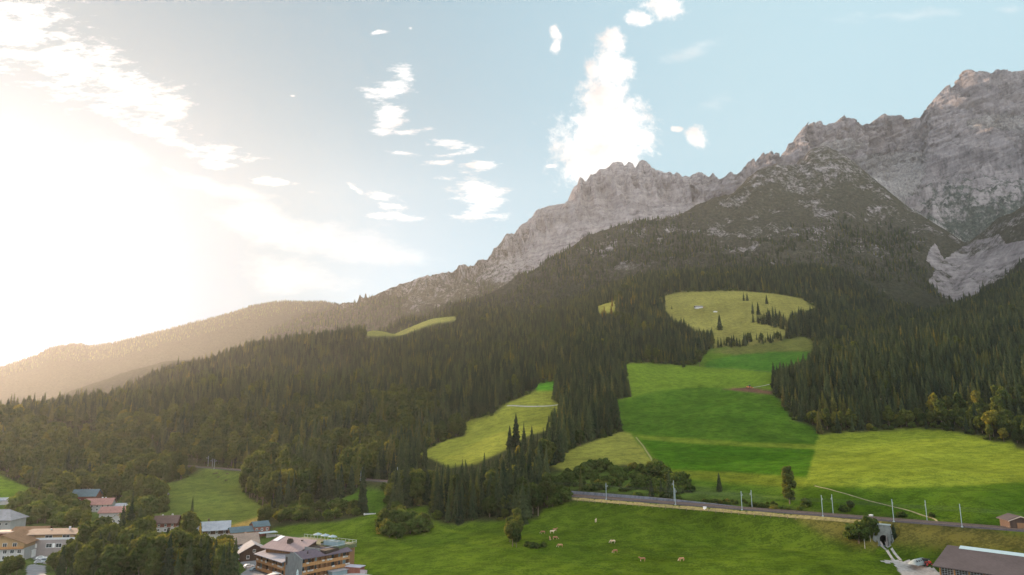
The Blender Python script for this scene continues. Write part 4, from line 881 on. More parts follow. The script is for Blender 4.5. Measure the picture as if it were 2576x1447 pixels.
# ================================================================ PATHS, ROADS, RAILWAY
def ribbon(name, pts, width, mat, lift=0.12, kind='structure', n_across=4, step=2.0, flat_z=None):
    pts = [np.array((p[0], p[1])) for p in pts]; V, Qd = [], []
    line = [pts[0]]
    for a, b in zip(pts[:-1], pts[1:]):
        m = max(1, int(np.linalg.norm(b-a)/step))
        line += [a + (b-a)*(i+1)/m for i in range(m)]
    line = np.array(line)
    for _ in range(3): line[1:-1] = (line[:-2] + 2*line[1:-1] + line[2:])/4
    d = np.gradient(line, axis=0); d /= np.linalg.norm(d, axis=1)[:,None] + 1e-9; nn = np.stack([-d[:,1], d[:,0]], 1)
    wv_ = width*(1 + 0.12*fbm(line[:,0]/6, line[:,1]/6, 2, 700))
    for k in range(n_across+1):
        q = line + nn*((k/n_across-.5)*wv_)[:,None]; z = ground_z(q[:,0], q[:,1]) + lift if flat_z is None else np.full(len(q), flat_z)
        V.append(np.column_stack([q, z]))
    V = np.stack(V, 1); m, k = V.shape[:2]
    me = mesh_np(name, V.reshape(-1,3), grid_quads(m, k), smooth=True); o = link(name, me, mat)
    if kind: o['kind'] = kind
    return o
def hits(lst): return [hit(x, y)[:2] for x, y in lst]
M_GRAVEL = paint('pale_gravel', (.32,.295,.27), 0.95, 0.3, 0.8)
M_DIRT = paint('track_dirt', (.34,.29,.20), 0.95, 0.35, 0.8)
M_BALLAST = paint('railway_ballast', (.062,.053,.056), 0.95, 0.35, 1.2)
M_CONC = paint('concrete', (.42,.41,.39), 0.85, 0.2, 0.7)
M_ASPH = paint('asphalt', (.24,.235,.24), 0.9, 0.2, 0.5)
ribbon('path', hits([(1275,1021),(1330,1023),(1380,1022),(1419,1017)]), 3.0, M_GRAVEL)
ribbon('path', hits([(2050,1223),(2100,1237),(2150,1250),(2230,1271),(2290,1285),(2350,1303),(2400,1320)]), 0.8, paint('worn_grass_path', (.20,.18,.09), .95, .35, .8))
ribbon('path', hits([(1600,1100),(1620,1125),(1636,1150),(1646,1172)]), 1.3, paint('dry_grass_track', (.19,.18,.055), .95, .35, .8))
ribbon('path', hits([(1893,975),(1920,971),(1945,965)]), 2.5, M_GRAVEL)
ribbon('path', hits([(1760,921),(1840,928),(1900,932),(1945,936)]), 1.2, paint('dark_verge', (.035,.045,.02), 0.95, 0.3, 1.0))  # thin dark green strip along the border of two plots
wheel = hits([(2217,1364),(2226,1382),(2243,1405),(2251,1412)])
wheel2 = hits([(2229,1366),(2241,1382),(2258,1403),(2266,1410)])
ribbon('farm_track', wheel, 0.9, M_GRAVEL); ribbon('farm_track', wheel2, 0.9, M_GRAVEL)
def patch_ground(name, outline, mat, lift=0.10, sub=18):
    pl = [hit(x, y) for x, y in outline]; c = np.array([[p.x, p.y] for p in pl])
    x0, y0 = c.min(0); x1, y1 = c.max(0); nx = max(4, int((x1-x0)/0.8)); ny = max(4, int((y1-y0)/0.8))
    gx, gy = np.meshgrid(np.linspace(x0, x1, nx), np.linspace(y0, y1, ny)); w = 0.5*fbm(gx/2.5, gy/2.5, 3, 720)
    inside = inpoly((gx[:-1,:-1]+gx[1:,1:])/2 + w[:-1,:-1], (gy[:-1,:-1]+gy[1:,1:])/2 + w[:-1,:-1], c)
    q = grid_quads(ny, nx)[inside.ravel()]; V = np.stack([gx, gy, ground_z(gx, gy) + lift], -1).reshape(-1,3)
    used = np.unique(q); mp = np.zeros(len(V), int); mp[used] = np.arange(len(used))
    o = link(name, mesh_np(name, V[used], mp[q], smooth=True), mat); o['kind'] = 'structure'; return o
patch_ground('farm_yard', [(2243,1408),(2275,1411),(2300,1412),(2345,1430),(2380,1446),(2390,1470),(2290,1470),(2262,1440)], M_GRAVEL)
patch_ground('farm_yard', [(2216,1413),(2230,1410),(2250,1411),(2248,1416),(2232,1418)], M_GRAVEL)
patch_ground('parking_ground', [(68,1424),(85,1420),(114,1424),(116,1450),(112,1480),(66,1480)], M_ASPH)
patch_ground('parking_ground', [(78,1394),(90,1386),(120,1396),(122,1420),(96,1416),(80,1404)], M_ASPH)
patch_ground('parking_ground', [(602,1412),(640,1402),(668,1418),(740,1440),(800,1470),(560,1470),(620,1436)], M_ASPH)
patch_ground('parking_ground', [(840,1446),(905,1440),(935,1448),(930,1475),(830,1475)], M_CONC)
# railway
def rp(t, d, z=0.0): return Vector((RA[0] + RD[0]*t + RN[0]*d, RA[1] + RD[1]*t + RN[1]*d, RAIL_Z + z))
def rt_of(px, py):
    """distance along the line of the point seen at this photo position"""
    u, v = uv(px, py); Y = -42.2/float(v); X = float(u)*Y; return float(rail_t(X, Y))
bal = MB(); SECT = [(-4.6,0.0),(-3.6,0.55),(3.6,0.55),(4.6,0.0)]
ts = np.arange(-55, 890, 6.0)
V = [tuple(rp(t, d, z)) for t in ts for d, z in SECT]
bal.v = V; bal.f = [(i*4+k, i*4+k+1, (i+1)*4+k+1, (i+1)*4+k) for i in range(len(ts)-1) for k in range(3)]
rb = bal.build('railway_bed', M_BALLAST); rb['kind'] = 'structure'
M_RAIL = paint('rail_steel', (.20,.15,.12), 0.5, 0.2, 1.0, metal=0.6)
rail_root = empty('railway_track', rp(0, 0)); tag(rail_root, 'double railway line with brown rails on dark ballast, crossing the whole picture', 'railway track')
inv = Matrix.Translation(-rp(0, 0))
for d in (-2.65,-1.2,1.2,2.65):
    m = MB(); vs = []
    for t in (-55, 890):
        for o_, z in ((-.06,.55),(.06,.55),(.06,.75),(-.06,.75)): vs.append(inv @ rp(t, d+o_, z))
    m.add(vs, [(0,1,2,3),(7,6,5,4),(0,4,5,1),(1,5,6,2),(2,6,7,3),(3,7,4,0)]); m.build('rail', M_RAIL, rail_root)
# verge of dry grass along the lower edge
gv = [rp(t, -6.6)[:2] for t in np.arange(60, 265, 5)]
ribbon('grass_verge', gv, 2.2, paint('dry_grass', (.24,.19,.07), 0.95, 0.4, 0.9), 0.10)
# grey stone wall under the line
t0, t1 = rt_of(1890,1276), rt_of(1425,1233)
M_STONE = paint('grey_blue_stone', (.125,.13,.15), 0.9, 0.4, 0.6, stretch=(1,1,.35))
wl = MB(); vs = []; seg = np.linspace(t0, t1, 60)
for i, t in enumerate(seg):
    q = i/59; hgt = .2 + 1.7*math.sin(min(1, q*1.5)*math.pi*.5)*(1 if q < .9 else 1 - (q-.9)*6)
    for d, z in ((4.75, -.1), (5.0 + .12*hgt, hgt), (5.9 + .12*hgt, hgt), (6.4, -.1)): vs.append(rp(t, d, z))
wl.v = [tuple(v) for v in vs]; wl.f = [(i*4+k, i*4+(k+1) % 4, (i+1)*4+(k+1) % 4, (i+1)*4+k) for i in range(59) for k in range(4)] + [(0,1,2,3), (59*4+3,59*4+2,59*4+1,59*4)]
tag(wl.build('retaining_wall', M_STONE), 'long low blue-grey stone wall along the uphill side of the railway', 'wall')
# masts
M_MAST = paint('galvanised_mast', (.36,.41,.42), 0.5, 0.12, 1.5, metal=0.3)
M_MASTDARK = paint('dark_mast', (.10,.10,.11), 0.6, 0.2, 1.5)
M_WIRE = paint('wire', (.06,.06,.06), 0.6, 0.1, 1.0)
def mast(px, py, top, arm, label, mat=None, side=None):
    t = rt_of(px, py); u, v = uv(px, py); Y = -42.2/float(v); d = rail_d(float(u)*Y, Y)
    base = rp(t, (-4.3 if arm else 4.3) if side is None else side); _, v1 = uv(px, top); zt = CAMZ + float(v1)*base.y; h = min(max(7.5, zt - base.z), 11.0)
    o = empty('catenary_mast', base, math.atan2(RD[1], RD[0])); tag(o, label, 'railway mast', 'masts along the railway')
    m = MB(); m.box(-.12,.12,-.11,.11,-1.0,h); m.box(-.35,.35,-.35,.35,-1.0,.35); m.build('pole', mat or M_MAST, o)
    s = -1 if arm else 1                      # arm reaches over the track
    yd = -2.2 if RN.dot(np.array((-RD[1], RD[0]))) * (1 if arm else -1) > 0 else 2.2; yd = -yd
    a = MB(); a.tube((0,0,h-.9),(0,yd,h-1.6),.05); a.tube((0,0,h-2.3),(0,yd,h-1.6),.05); a.tube((0,yd*.5,h-1.2),(0,yd*.95,h-2.3),.04); a.build('bracket', M_MAST, o)
    ins = MB(); ins.tube((0,yd*.16,h-1.02),(0,yd*.3,h-1.12),.11); ins.build('insulator', paint('insulator_brown', (.16,.08,.05), .4), o)
    return o
MASTS = [(2421,1323,1268,1,'tall pale mast on the lower railway side, nearest the wooden hut'), (2335,1308,1259,0,'pale mast on the upper railway side, second from the right'), (2249,1311,1256,1,'pale mast directly beside the underpass arch'), (2102,1290,1244,0,'pale mast on the upper railway side, right of the tall lone leafy tree'), (2067,1299,1246,1,'pale mast on the lower railway side, below the tall lone leafy tree'),
         (1900,1275,1233,0,'right of the two close-set masts at the right end of the grey wall'), (1884,1276,1236,1,'left of the two close-set masts at the right end of the grey wall'), (1749,1250,1209,0,'pale mast behind the grey wall, left of the small lone spruce'), (1726,1262,1228,1,'pale mast standing in front of the grey wall, right of its middle'), (1527,1255,1215,1,'pale mast standing in front of the grey wall, left of its middle'),
         (1424,1222,1192,0,'pale mast in front of the thicket at the left end of the grey wall'), (1382,1241,1207,1,'pale mast at the right edge of the railway wood, left end of the grey wall'), (1023,1208,1175,0,'right and farther one of two masts left of the railway wood'), (1010,1216,1182,1,'left and nearer one of two masts left of the railway wood'), (913,1207,1172,1,'white mast in the gap right of the hillside wood'), (900,1200,1175,0,'thin mast at the right edge of the hillside wood, beside the white mast'),
         (598,1170,1147,0,'right mast above the top of the hill meadow'), (571,1177,1155,1,'middle mast above the top of the hill meadow'), (508,1177,1155,0,'left mast above the top of the hill meadow'),
         (309,1144,1133,0,'rightmost mast in the clearing on the left slope'), (270,1143,1123,0,'second mast from the right in the clearing on the left slope'), (243,1147,1128,1,'third mast from the right in the clearing on the left slope'), (202,1150,1129,1,'mast at the right end of the grey patch on the left slope'), (169,1147,1116,1,'tallest mast, in the middle of the grey patch on the left slope'), (142,1139,1120,0,'leftmost mast in the clearing on the left slope')]
for px, py, top, arm, lab in MASTS: mast(px, py, top, arm, lab)
for d, lab in ((-2.0, 'thin wires over the lower railway track'), (2.0, 'thin wires over the upper railway track')):
    m = MB(); org = rp(0, d)
    for z0, sag in ((5.9, .05), (7.1, .6)):
        for t in range(-50, 880, 42):
            p = [rp(t + 10.5*i, d, z0 - sag*math.sin(math.pi*i/4)) - org for i in range(5)]
            for a, b in zip(p[:-1], p[1:]): m.tube(a, b, .03, n=4)
    w = m.build('overhead_wire', M_WIRE); w.location = org; tag(w, lab, 'wire')
# fence below the line
fz = empty('pasture_fence', rp(rt_of(1900,1280), -8)); tag(fz, 'low wooden post and wire fence along the top of the cow field', 'fence')
fp = [rp(t, -8.3 + .3*math.sin(t)) for t in np.arange(rt_of(2000,1296), rt_of(1432,1245), 3.6)]
M_POST = paint('grey_post', (.16,.13,.10), .9, .3, 3)
for i, p in enumerate(fp[:60]):
    z = float(ground_z(p.x, p.y)); q = Vector((p.x, p.y, z)) - fz.location; m = MB(); m.box(q.x-.08, q.x+.08, q.y-.08, q.y+.08, q.z-.4, q.z+1.25); m.build('post', M_POST, fz)
m = MB()
for a, b in zip(fp[:-1], fp[1:]):
    for h in (.5, 1.0):
        pa, pb = Vector((a.x, a.y, float(ground_z(a.x, a.y))+h)) - fz.location, Vector((b.x, b.y, float(ground_z(b.x, b.y))+h)) - fz.location; m.tube(pa, pb, .02, n=4)
m.build('wire', M_WIRE, fz)
# relay boxes and other small things by the line
def small_box(name, loc, sx, sy, sz, mat, lid, label, cat, rz=0):
    o = empty(name, loc, rz); tag(o, label, cat); MB().box(-sx/2,sx/2,-sy/2,sy/2,-.3,sz).build('cabinet', mat, o); MB().box(-sx/2-.08,sx/2+.08,-sy/2-.08,sy/2+.08,sz,sz+.12).build('lid', lid, o); return o
M_WHITE = paint('white_paint', (.72,.72,.70), .6, .08, 1.0); M_LGREY = paint('light_grey_metal', (.50,.52,.53), .5, .12, 1.5, metal=.2)
p = rp(rt_of(2200,1293), 6.2); small_box('relay_cabinet', (p.x, p.y, float(ground_z(p.x, p.y))), 1.6, 1.0, 1.3, M_LGREY, M_WHITE, 'small pale cabinet beside the tracks above the underpass', 'cabinet', .6)
p = rp(rt_of(1800,1268), -6.2); small_box('relay_cabinet', (p.x, p.y, float(ground_z(p.x, p.y))), 1.3, 1.0, .9, M_WHITE, M_LGREY, 'small white box at the right part of the grey railway wall', 'cabinet', .6)
# ================================================================ BUILDINGS
M_WOOD = planks('brown_planks', (.16,.085,.045), (.30,.16,.08), .22, 'H'); M_WOODD = planks('dark_planks', (.045,.030,.024), (.095,.060,.042), .2, 'H')
M_WOODL = planks('orange_planks', (.26,.13,.055), (.44,.235,.10), .2, 'H'); M_WOODR = planks('red_brown_planks', (.15,.06,.045), (.25,.10,.07), .2, 'H')
M_PLASTER = paint('white_plaster', (.38,.38,.37), .85, .1, .5); M_TAUPE = paint('taupe_plaster', (.27,.235,.225), .85, .12, .5); M_OCHRE = paint('ochre_planks', (.33,.22,.11), .85, .3, 2, stretch=(1,1,6))
M_GLASS = paint('window_glass', (.035,.045,.05), .12, .3, .4, spec=.6); M_GLASSB = paint('sky_glass', (.20,.27,.29), .1, .2, .4, spec=.7)
def roofing(name, col, course=.35, var=.2):
    if name in MATS: return MATS[name]
    m, nt, out = new_mat(name); n = N(nt); tc = n('ShaderNodeTexCoord').outputs['Object']; s = n('ShaderNodeSeparateXYZ', {0: tc})
    a = n.math('FRACT', n.math('DIVIDE', s.outputs[2], course*.45)); b = n.math('FRACT', n.math('DIVIDE', s.outputs[0], course*2.2))
    e = n.math('MAXIMUM', n.math('LESS_THAN', a, .16), n.math('LESS_THAN', b, .06)); f = n.noise(tc, .9, 5, .7); g = n.noise(tc, .15, 3, .6)
    c = n.ramp(n.math('ADD', n.math('MULTIPLY', f, .5), n.math('MULTIPLY', g, .5)), [(.32, tuple(x*(1-var*1.5) for x in col)), (.68, tuple(min(.9, x*(1+var*1.3)) for x in col))])
    c = n.mix(n.math('MULTIPLY', e, .35), c, tuple(x*.4 for x in col))
    p = n('ShaderNodeBsdfPrincipled', {'Base Color': c, 'Roughness': .9, 'Specular IOR Level': .08}); nt.links.new(p.outputs[0], out.inputs[0]); MATS[name] = m; return m
R_TEAL = roofing('teal_metal_roof', (.10,.145,.165)); R_TAN = roofing('tan_shingle_roof', (.29,.215,.17)); R_VILLA = roofing('brown_villa_roof', (.20,.15,.12)); R_BROWN = roofing('brown_tile_roof', (.13,.085,.075)); R_GREY = roofing('grey_roof', (.30,.29,.30)); R_PALE = roofing('pale_slate_roof', (.33,.34,.37)); R_PINK = roofing('pink_tile_roof', (.32,.17,.145)); R_HOTEL = roofing('mauve_metal_roof', (.285,.215,.21), .6, .12); R_HOTELD = roofing('dark_mauve_metal_roof', (.135,.105,.125), .6, .12); R_BARN = roofing('dark_grey_barn_roof', (.082,.070,.072), .5, .15); R_ORANGE = roofing('weathered_orange_roof', (.25,.145,.085))
M_BRICK = paint('brick_chimney', (.30,.20,.16), .9, .3, 4)
def win(parent, name, x, y, z, w, h, face, glass=None, frame=None, shutter=None, t=.10):
    """window on a wall: face = +-1 for x walls ('x+','x-') or y walls; frame holds its pane"""
    ax, s = face[0], (1 if face[1] == '+' else -1); f = MB(); g = MB(); b = .09
    def bx(m, a0, a1, z0, z1, d0, d1):
        lo, hi = sorted((d0*s, d1*s))
        if ax == 'y': m.box(x+a0, x+a1, y+lo, y+hi, z+z0, z+z1)
        else: m.box(x+lo, x+hi, y+a0, y+a1, z+z0, z+z1)
    bx(f, -w/2-b, -w/2, -b, h+b, -.03, t); bx(f, w/2, w/2+b, -b, h+b, -.03, t); bx(f, -w/2, w/2, h, h+b, -.03, t); bx(f, -w/2-.05, w/2+.05, -b-.06, 0, -.03, t+.1); bx(f, -.03, .03, 0, h, 0, t-.03)
    fo = f.build(name, frame or M_WHITE, parent); bx(g, -w/2, w/2, 0, h, -.02, .035); g.build('pane', glass or M_GLASS, fo)
    if shutter: m = MB(); bx(m, -w/2-b-.5, -w/2-b-.02, 0, h, .0, .07); bx(m, w/2+b+.02, w/2+b+.5, 0, h, .0, .07); m.build('shutters', shutter, parent)
    return fo
def gable_roof(parent, L, Wd, eave, rise, over, mat, thick=.22, name='roof', gap=0.0):
    """ridge along x; a pair of slabs with a real underside"""
    y1 = Wd/2 + over; sl = rise/(Wd/2); ze = eave - over*sl; x0, x1 = -L/2-over, L/2+over
    pts = [(-y1, ze), (0, eave+rise), (y1, ze), (y1, ze+thick), (0, eave+rise+thick*1.15), (-y1, ze+thick)]
    return MB().prism(pts, 'x', x0, x1).build(name, mat, parent)
def gable_walls(parent, L, Wd, base, eave, rise, mat, name='wall', z0=-1.5):
    pts = [(-Wd/2, z0), (Wd/2, z0), (Wd/2, eave-.02), (0, eave+rise-.03), (-Wd/2, eave-.02)]
    return MB().prism(pts, 'x', -L/2, L/2).build(name, mat, parent)
def chimney(roof, x, y, z, h, mat, cap=None, s=.4):
    m = MB(); m.box(x-s, x+s, y-s, y+s, z-1.2, z+h); c = m.build('chimney', mat, roof); return c
def place(name, label, cat, px, py, rz, group=None, dz=0):
    p = hit(px, py); o = empty(name, (p.x, p.y, p.z + dz), rz); tag(o, label, cat, group); return o
rd = math.radians
def chalet(name, label, px, py, rz, L, Wd, eave, rise, roofm, wallm, over=.9, lower=None, lowh=0, chim=(), wins=(), door=True, balcony=None, chm=None):
    o = place(name, label, 'house', px, py, rd(rz)); gable_walls(o, L, Wd, 0, eave, rise, wallm)
    if lower: MB().box(-L/2-.05, L/2+.05, -Wd/2-.05, Wd/2+.05, -1.6, lowh).build('plinth_wall', lower, o)
    r = gable_roof(o, L, Wd, eave, rise, over, roofm)
    for x, y, h in chim: chimney(r, x, y, eave + rise*(1-abs(y)/(Wd/2)), h, chm or M_BRICK)
    for f, a, z, w, h in wins:
        off = .06 if lower and z < lowh else 0
        if f[0] == 'y': win(o, 'window', a, (Wd/2+off)*(1 if f[1] == '+' else -1), z, w, h, f)
        else: win(o, 'window', (L/2+off)*(1 if f[1] == '+' else -1), a, z, w, h, f)
    if door: d = MB().box(L*.28-.5, L*.28+.5, -Wd/2-.12, -Wd/2+.02, 0, 2.1).build('door', M_WOODD, o); MB().box(L*.28+.3, L*.28+.38, -Wd/2-.2, -Wd/2-.12, 1.0, 1.15).build('handle', M_LGREY, d)
    if balcony:
        z, dep = balcony; b = MB(); b.box(-L/2-dep, -L/2, -Wd/2, Wd/2, z-.18, z); bo = b.build('balcony', M_WOOD, o); rr = MB(); rr.box(-L/2-dep-.06, -L/2-dep, -Wd/2, Wd/2, z, z+1.0); rr.build('railing', M_WOODL, bo)
    return o
W4 = lambda f, L, z, k, w=1.0, h=1.2: [(f, -L/2 + L*(i+.5)/k, z, w, h) for i in range(k)]
# wooden barns with blue-green roofs behind the hotel
o = chalet('wooden_house', 'long wooden house with a blue-green metal roof in front of the yellow bank', 612, 1352, 36, 14.5, 7.4, 3.3, 2.0, R_TEAL, M_WOOD, .4, wins=W4('y-', 14.5, 1.2, 4, 1.1, 1.1) + [('x-', 0, 1.2, 1.6, 1.4)], chim=[(4.6, .8, .8)])
o = chalet('wooden_house', 'taller short wooden house with blue-green roof, joined to the long one', 652, 1347, 36, 8.0, 8.2, 5.0, 2.0, R_TEAL, M_WOODR, .35, wins=W4('y-', 8, 3.0, 3, .9, 1.1), door=True)
o = place('carport', 'flat pale carport roof on posts beside the blue-green roofed houses', 'carport', 672, 1353, rd(36)); MB().box(-4.5,4.5,-2.4,2.4,2.6,2.8).build('roof', paint('pale_blue_metal', (.40,.46,.47), .5, .1, 1), o)
for x in (-4.2, 4.2):
    for y in (-2.1, 2.1): MB().box(x-.09,x+.09,y-.09,y+.09,-.5,2.6).build('post', M_WOODD, o)
o = place('garden_wall', 'pale concrete ramp wall right of the carport', 'wall', 690, 1350, rd(30)); MB().prism([(-4,-.5),(4,-.5),(4,.4),(-4,1.8)], 'y', -.2, .2).build('wall', M_CONC, o)
chalet('chalet', 'chalet with pale tan roof, white lower wall and dark gable, left of the hotel', 604, 1386, 28, 13, 13.5, 4.6, 3.0, R_TAN, M_WOODD, 1.2, lower=M_PLASTER, lowh=2.0, wins=[('x-',-3,.5,1.1,1.2),('x-',2.5,.5,1.1,1.2),('x-',0,3.0,1.2,1.1)] + W4('y-', 13, 2.4, 4), chim=[(2, 1, 1.0)], balcony=(2.6, 1.1))
chalet('chalet', 'dark brown wooden chalet with a grey-brown gable roof touching the hotel', 634, 1405, 118, 10.5, 11.5, 3.8, 3.0, R_GREY, M_WOODD, 1.0, wins=[('x-',-2.5,1.0,1.1,1.3),('x-',2.5,1.0,1.1,1.3),('x-',0,3.6,1.0,1.0)], door=True)
o = place('shed', 'small brown shed with a flat grey roof left of the dark chalet', 'shed', 609, 1409, rd(20)); MB().box(-4,4,-2,2,-.8,2.5).build('wall', M_WOODR, o); MB().box(-4.5,4.5,-2.6,2.4,2.5,2.7).build('roof', R_GREY, o); win(o, 'window', -1.5, -2, .7, .6, 1.4, 'y-', M_WHITE); win(o, 'window', 1.8, -2, .7, .6, 1.4, 'y-', M_WHITE)
chalet('chalet', 'house with broad pale grey roof and one tall dark chimney below the hill meadow', 535, 1352, 22, 14.5, 12.5, 4.8, 3.0, R_PALE, M_WOODD, 1.2, lower=M_PLASTER, lowh=2.4, chim=[(-2.5, .5, 1.8)], wins=W4('y-', 14.5, 2.7, 4) + [('x-', 0, 2.6, 1.4, 1.2), ('x-', -3, .4, 1.1, 1.2)], balcony=(2.5, 1.0), chm=M_WOODD)
chalet('chalet', 'chalet with a dark red-brown roof and two pale chimneys below the meadow shrubs', 413, 1334, 14, 13.5, 11.5, 4.7, 2.9, R_BROWN, M_WOODR, 1.0, lower=M_PLASTER, lowh=2.3, chim=[(-1.5, .5, 1.0), (3.5, .5, 1.2)], wins=W4('y-', 13.5, .4, 4) + W4('y-', 13.5, 2.7, 4) + [('x-', 0, 2.7, 1.2, 1.2)], balcony=(2.5, 1.0), chm=M_PLASTER)
o = place('shed', 'little grey shed left of the red-brown roofed chalet', 'shed', 366, 1316, rd(10)); gable_walls(o, 6, 4, 0, 2.0, .8, M_WOODD); gable_roof(o, 6, 4, 2.0, .8, .3, R_GREY)
o = place('shed', 'small grey roofed hut in the shrubs on the left edge of the hill meadow', 'shed', 410, 1252, rd(12)); gable_walls(o, 6.5, 4.5, 0, 2.0, 1.0, M_WOODD); gable_roof(o, 6.5, 4.5, 2.0, 1.0, .4, R_GREY)
chalet('house', 'upper one of the two pink-roofed houses, farther left', 250, 1284, 16, 15.5, 12, 4.5, 3.0, R_PINK, M_PLASTER, .9, wins=W4('y-', 15.5, .6, 5) + W4('y-', 15.5, 2.7, 5), chim=[(1, .4, 1.0), (3, .4, .9)], chm=M_LGREY)
chalet('house', 'lower one of the two pink-roofed houses, nearer and farther right', 287, 1302, 14, 14, 10.5, 3.8, 2.6, R_PINK, M_PLASTER, .9, wins=W4('y-', 14, .8, 4) + [('x+', 0, 1, 1.2, 1.2)], chim=[(4, 0, .9)], chm=M_PLASTER)
chalet('house', 'small house with a pale grey roof and white wall right of the pink roofs', 309, 1290, 12, 8, 7.5, 4.0, 1.8, R_PALE, M_PLASTER, .6, wins=W4('y-', 8, 1.6, 3), door=False)
chalet('house', 'little house with a brown front gable below the pink roofs', 296, 1316, 104, 6.5, 6, 3.2, 1.8, R_TAN, M_PLASTER, .5, wins=[('x-', -1.2, 1.0, 1.0, 1.2), ('x-', 1.2, 1.0, 1.0, 1.2)], door=False)
o = chalet('log_house', 'log house with blue-grey roof and red gable at the foot of the left slope', 216, 1262, 12, 15, 12.5, 4.6, 3.6, R_TEAL, M_WOODR, 1.1, wins=W4('y-', 15, 1.0, 4) + [('x-', 0, 4.2, 1.8, 1.2)], chim=[(1.5, .5, .8)], balcony=(2.7, 1.3))
MB().box(-13,-7.8,-8,5,-1.2,2.4).build('annex', M_OCHRE, o); MB().box(-13.6,-7.6,-8.6,5.4,2.4,2.65).build('annex_roof', R_TEAL, o)
# houses on the left edge
o = place('house', 'white house with a grey hipped roof cut by the left edge of the picture', 'house', 2, 1330, rd(4)); MB().box(-9,9,-7,7,-1.5,5.4).build('wall', M_PLASTER, o)
m = MB(); m.add([(-10,-8,5.2),(10,-8,5.2),(10,8,5.2),(-10,8,5.2),(-3.5,0,10.2),(3.5,0,10.2),(-10,-8,5.45),(10,-8,5.45),(10,8,5.45),(-10,8,5.45),(-3.5,0,10.45),(3.5,0,10.45)], [(6,7,11,10),(7,8,11),(8,9,10,11),(9,6,10),(0,1,7,6),(1,2,8,7),(2,3,9,8),(3,0,6,9),(0,3,2,1)]); m.v = [v for v in m.v]
hr = m.build('roof', R_GREY, o); d = MB(); d.box(-1,.6,-6.6,-4,6.3,7.6); d.build('dormer', M_WHITE, hr)
for i in range(5): win(o, 'window', -7+i*3.5, -7, 2.7, 1.2, 1.3, 'y-')
o = place('flat_roofed_house', 'low house with a flat red-brown roof below the white hipped house', 'house', 18, 1356, rd(6)); MB().box(-12,12,-5,5,-1.5,3.4).build('wall', M_WOODR, o); MB().box(-12.6,12.6,-5.8,5.6,3.4,3.75).build('roof', paint('rusty_flat_roof', (.23,.13,.12), .8, .25, .8), o); MB().box(-11,8,-4.6,-1,3.75,3.95).build('roof_light', paint('pale_pink_roof', (.30,.25,.24), .95, .15, 1, spec=.05), o)
o = chalet('apartment_house', 'broad house with an ochre timber gable over white lower floors at the left edge', 22, 1404, 100, 14, 18, 7.6, 3.4, R_ORANGE, M_OCHRE, 1.6, lower=M_PLASTER, lowh=5.2, wins=[('x-', y, z, 1.5, 1.5) for y in (-7.2,-4.3,-1.4,1.5,4.4,7.2) for z in (.6, 3.1)] + [('x-', y, 6.0, 1.6, 1.5) for y in (-5,-1,3.4)], door=False, balcony=(5.2, 1.2))
chalet('house', 'low house with a weathered orange roof between the ochre house and the grey-brown villa', 80, 1352, 8, 15, 10, 3.2, 2.2, R_ORANGE, M_OCHRE, 1.2, wins=W4('y-', 15, 1.0, 4), door=False)
o = place('villa', 'modern grey-brown villa with a flat roof terrace and white framed garage', 'house', 130, 1392, rd(8)); MB().box(-13.5,12.5,-6,6,-1.5,7.0).build('wall', M_TAUPE, o); MB().box(-11,11,-4.6,5.6,7.0,9.2).build('upper_wall', M_OCHRE, o)
r = MB().prism([(-6.2,9.1),(6.4,10.0),(6.4,10.3),(-6.2,9.4)], 'x', -12.5, 13.5).build('roof', R_VILLA, o); chimney(r, 5.2, 3.5, 9.9, 1.5, M_LGREY, s=.35); chimney(r, -3, 3.5, 9.9, .6, M_LGREY, s=.3)
for i, (x, w) in enumerate(((-9.2,3.4),(-5.6,2.2),(1.2,2.4),(5.4,2.4))): win(o, 'window', x, -6, 3.6, w, 1.7, 'y-')
for x in (-8.2, -4.4, 3.2): MB().box(x-.5,x+.5,-6.14,-6.0,3.5,5.4).build('shutter', M_WHITE, o)
for x in (-8, 0, 7.5): win(o, 'window', x, -4.6, 7.2, 3.0, 1.5, 'y-')
MB().box(-14,13,-6.1,-5.95,7.0,7.9).build('railing', M_LGREY, o); g = MB(); g.box(-12.4,-12.0,-9,-6,-1.5,2.8); g.box(-4.4,-4.0,-9,-6,-1.5,2.8); g.box(-12.4,-4.0,-9,-6,2.8,3.1); go_ = g.build('garage', M_WHITE, o); MB().box(-12,-4.4,-6.4,-6.05,-1.0,2.8).build('gate', M_GLASS, go_)
o = place('long_house', 'low pale roof strip at the left edge below the bright green field', 'house', 8, 1268, rd(8)); gable_walls(o, 18, 8, 0, 2.8, 1.2, M_PLASTER); gable_roof(o, 18, 8, 2.8, 1.2, .6, R_PALE)
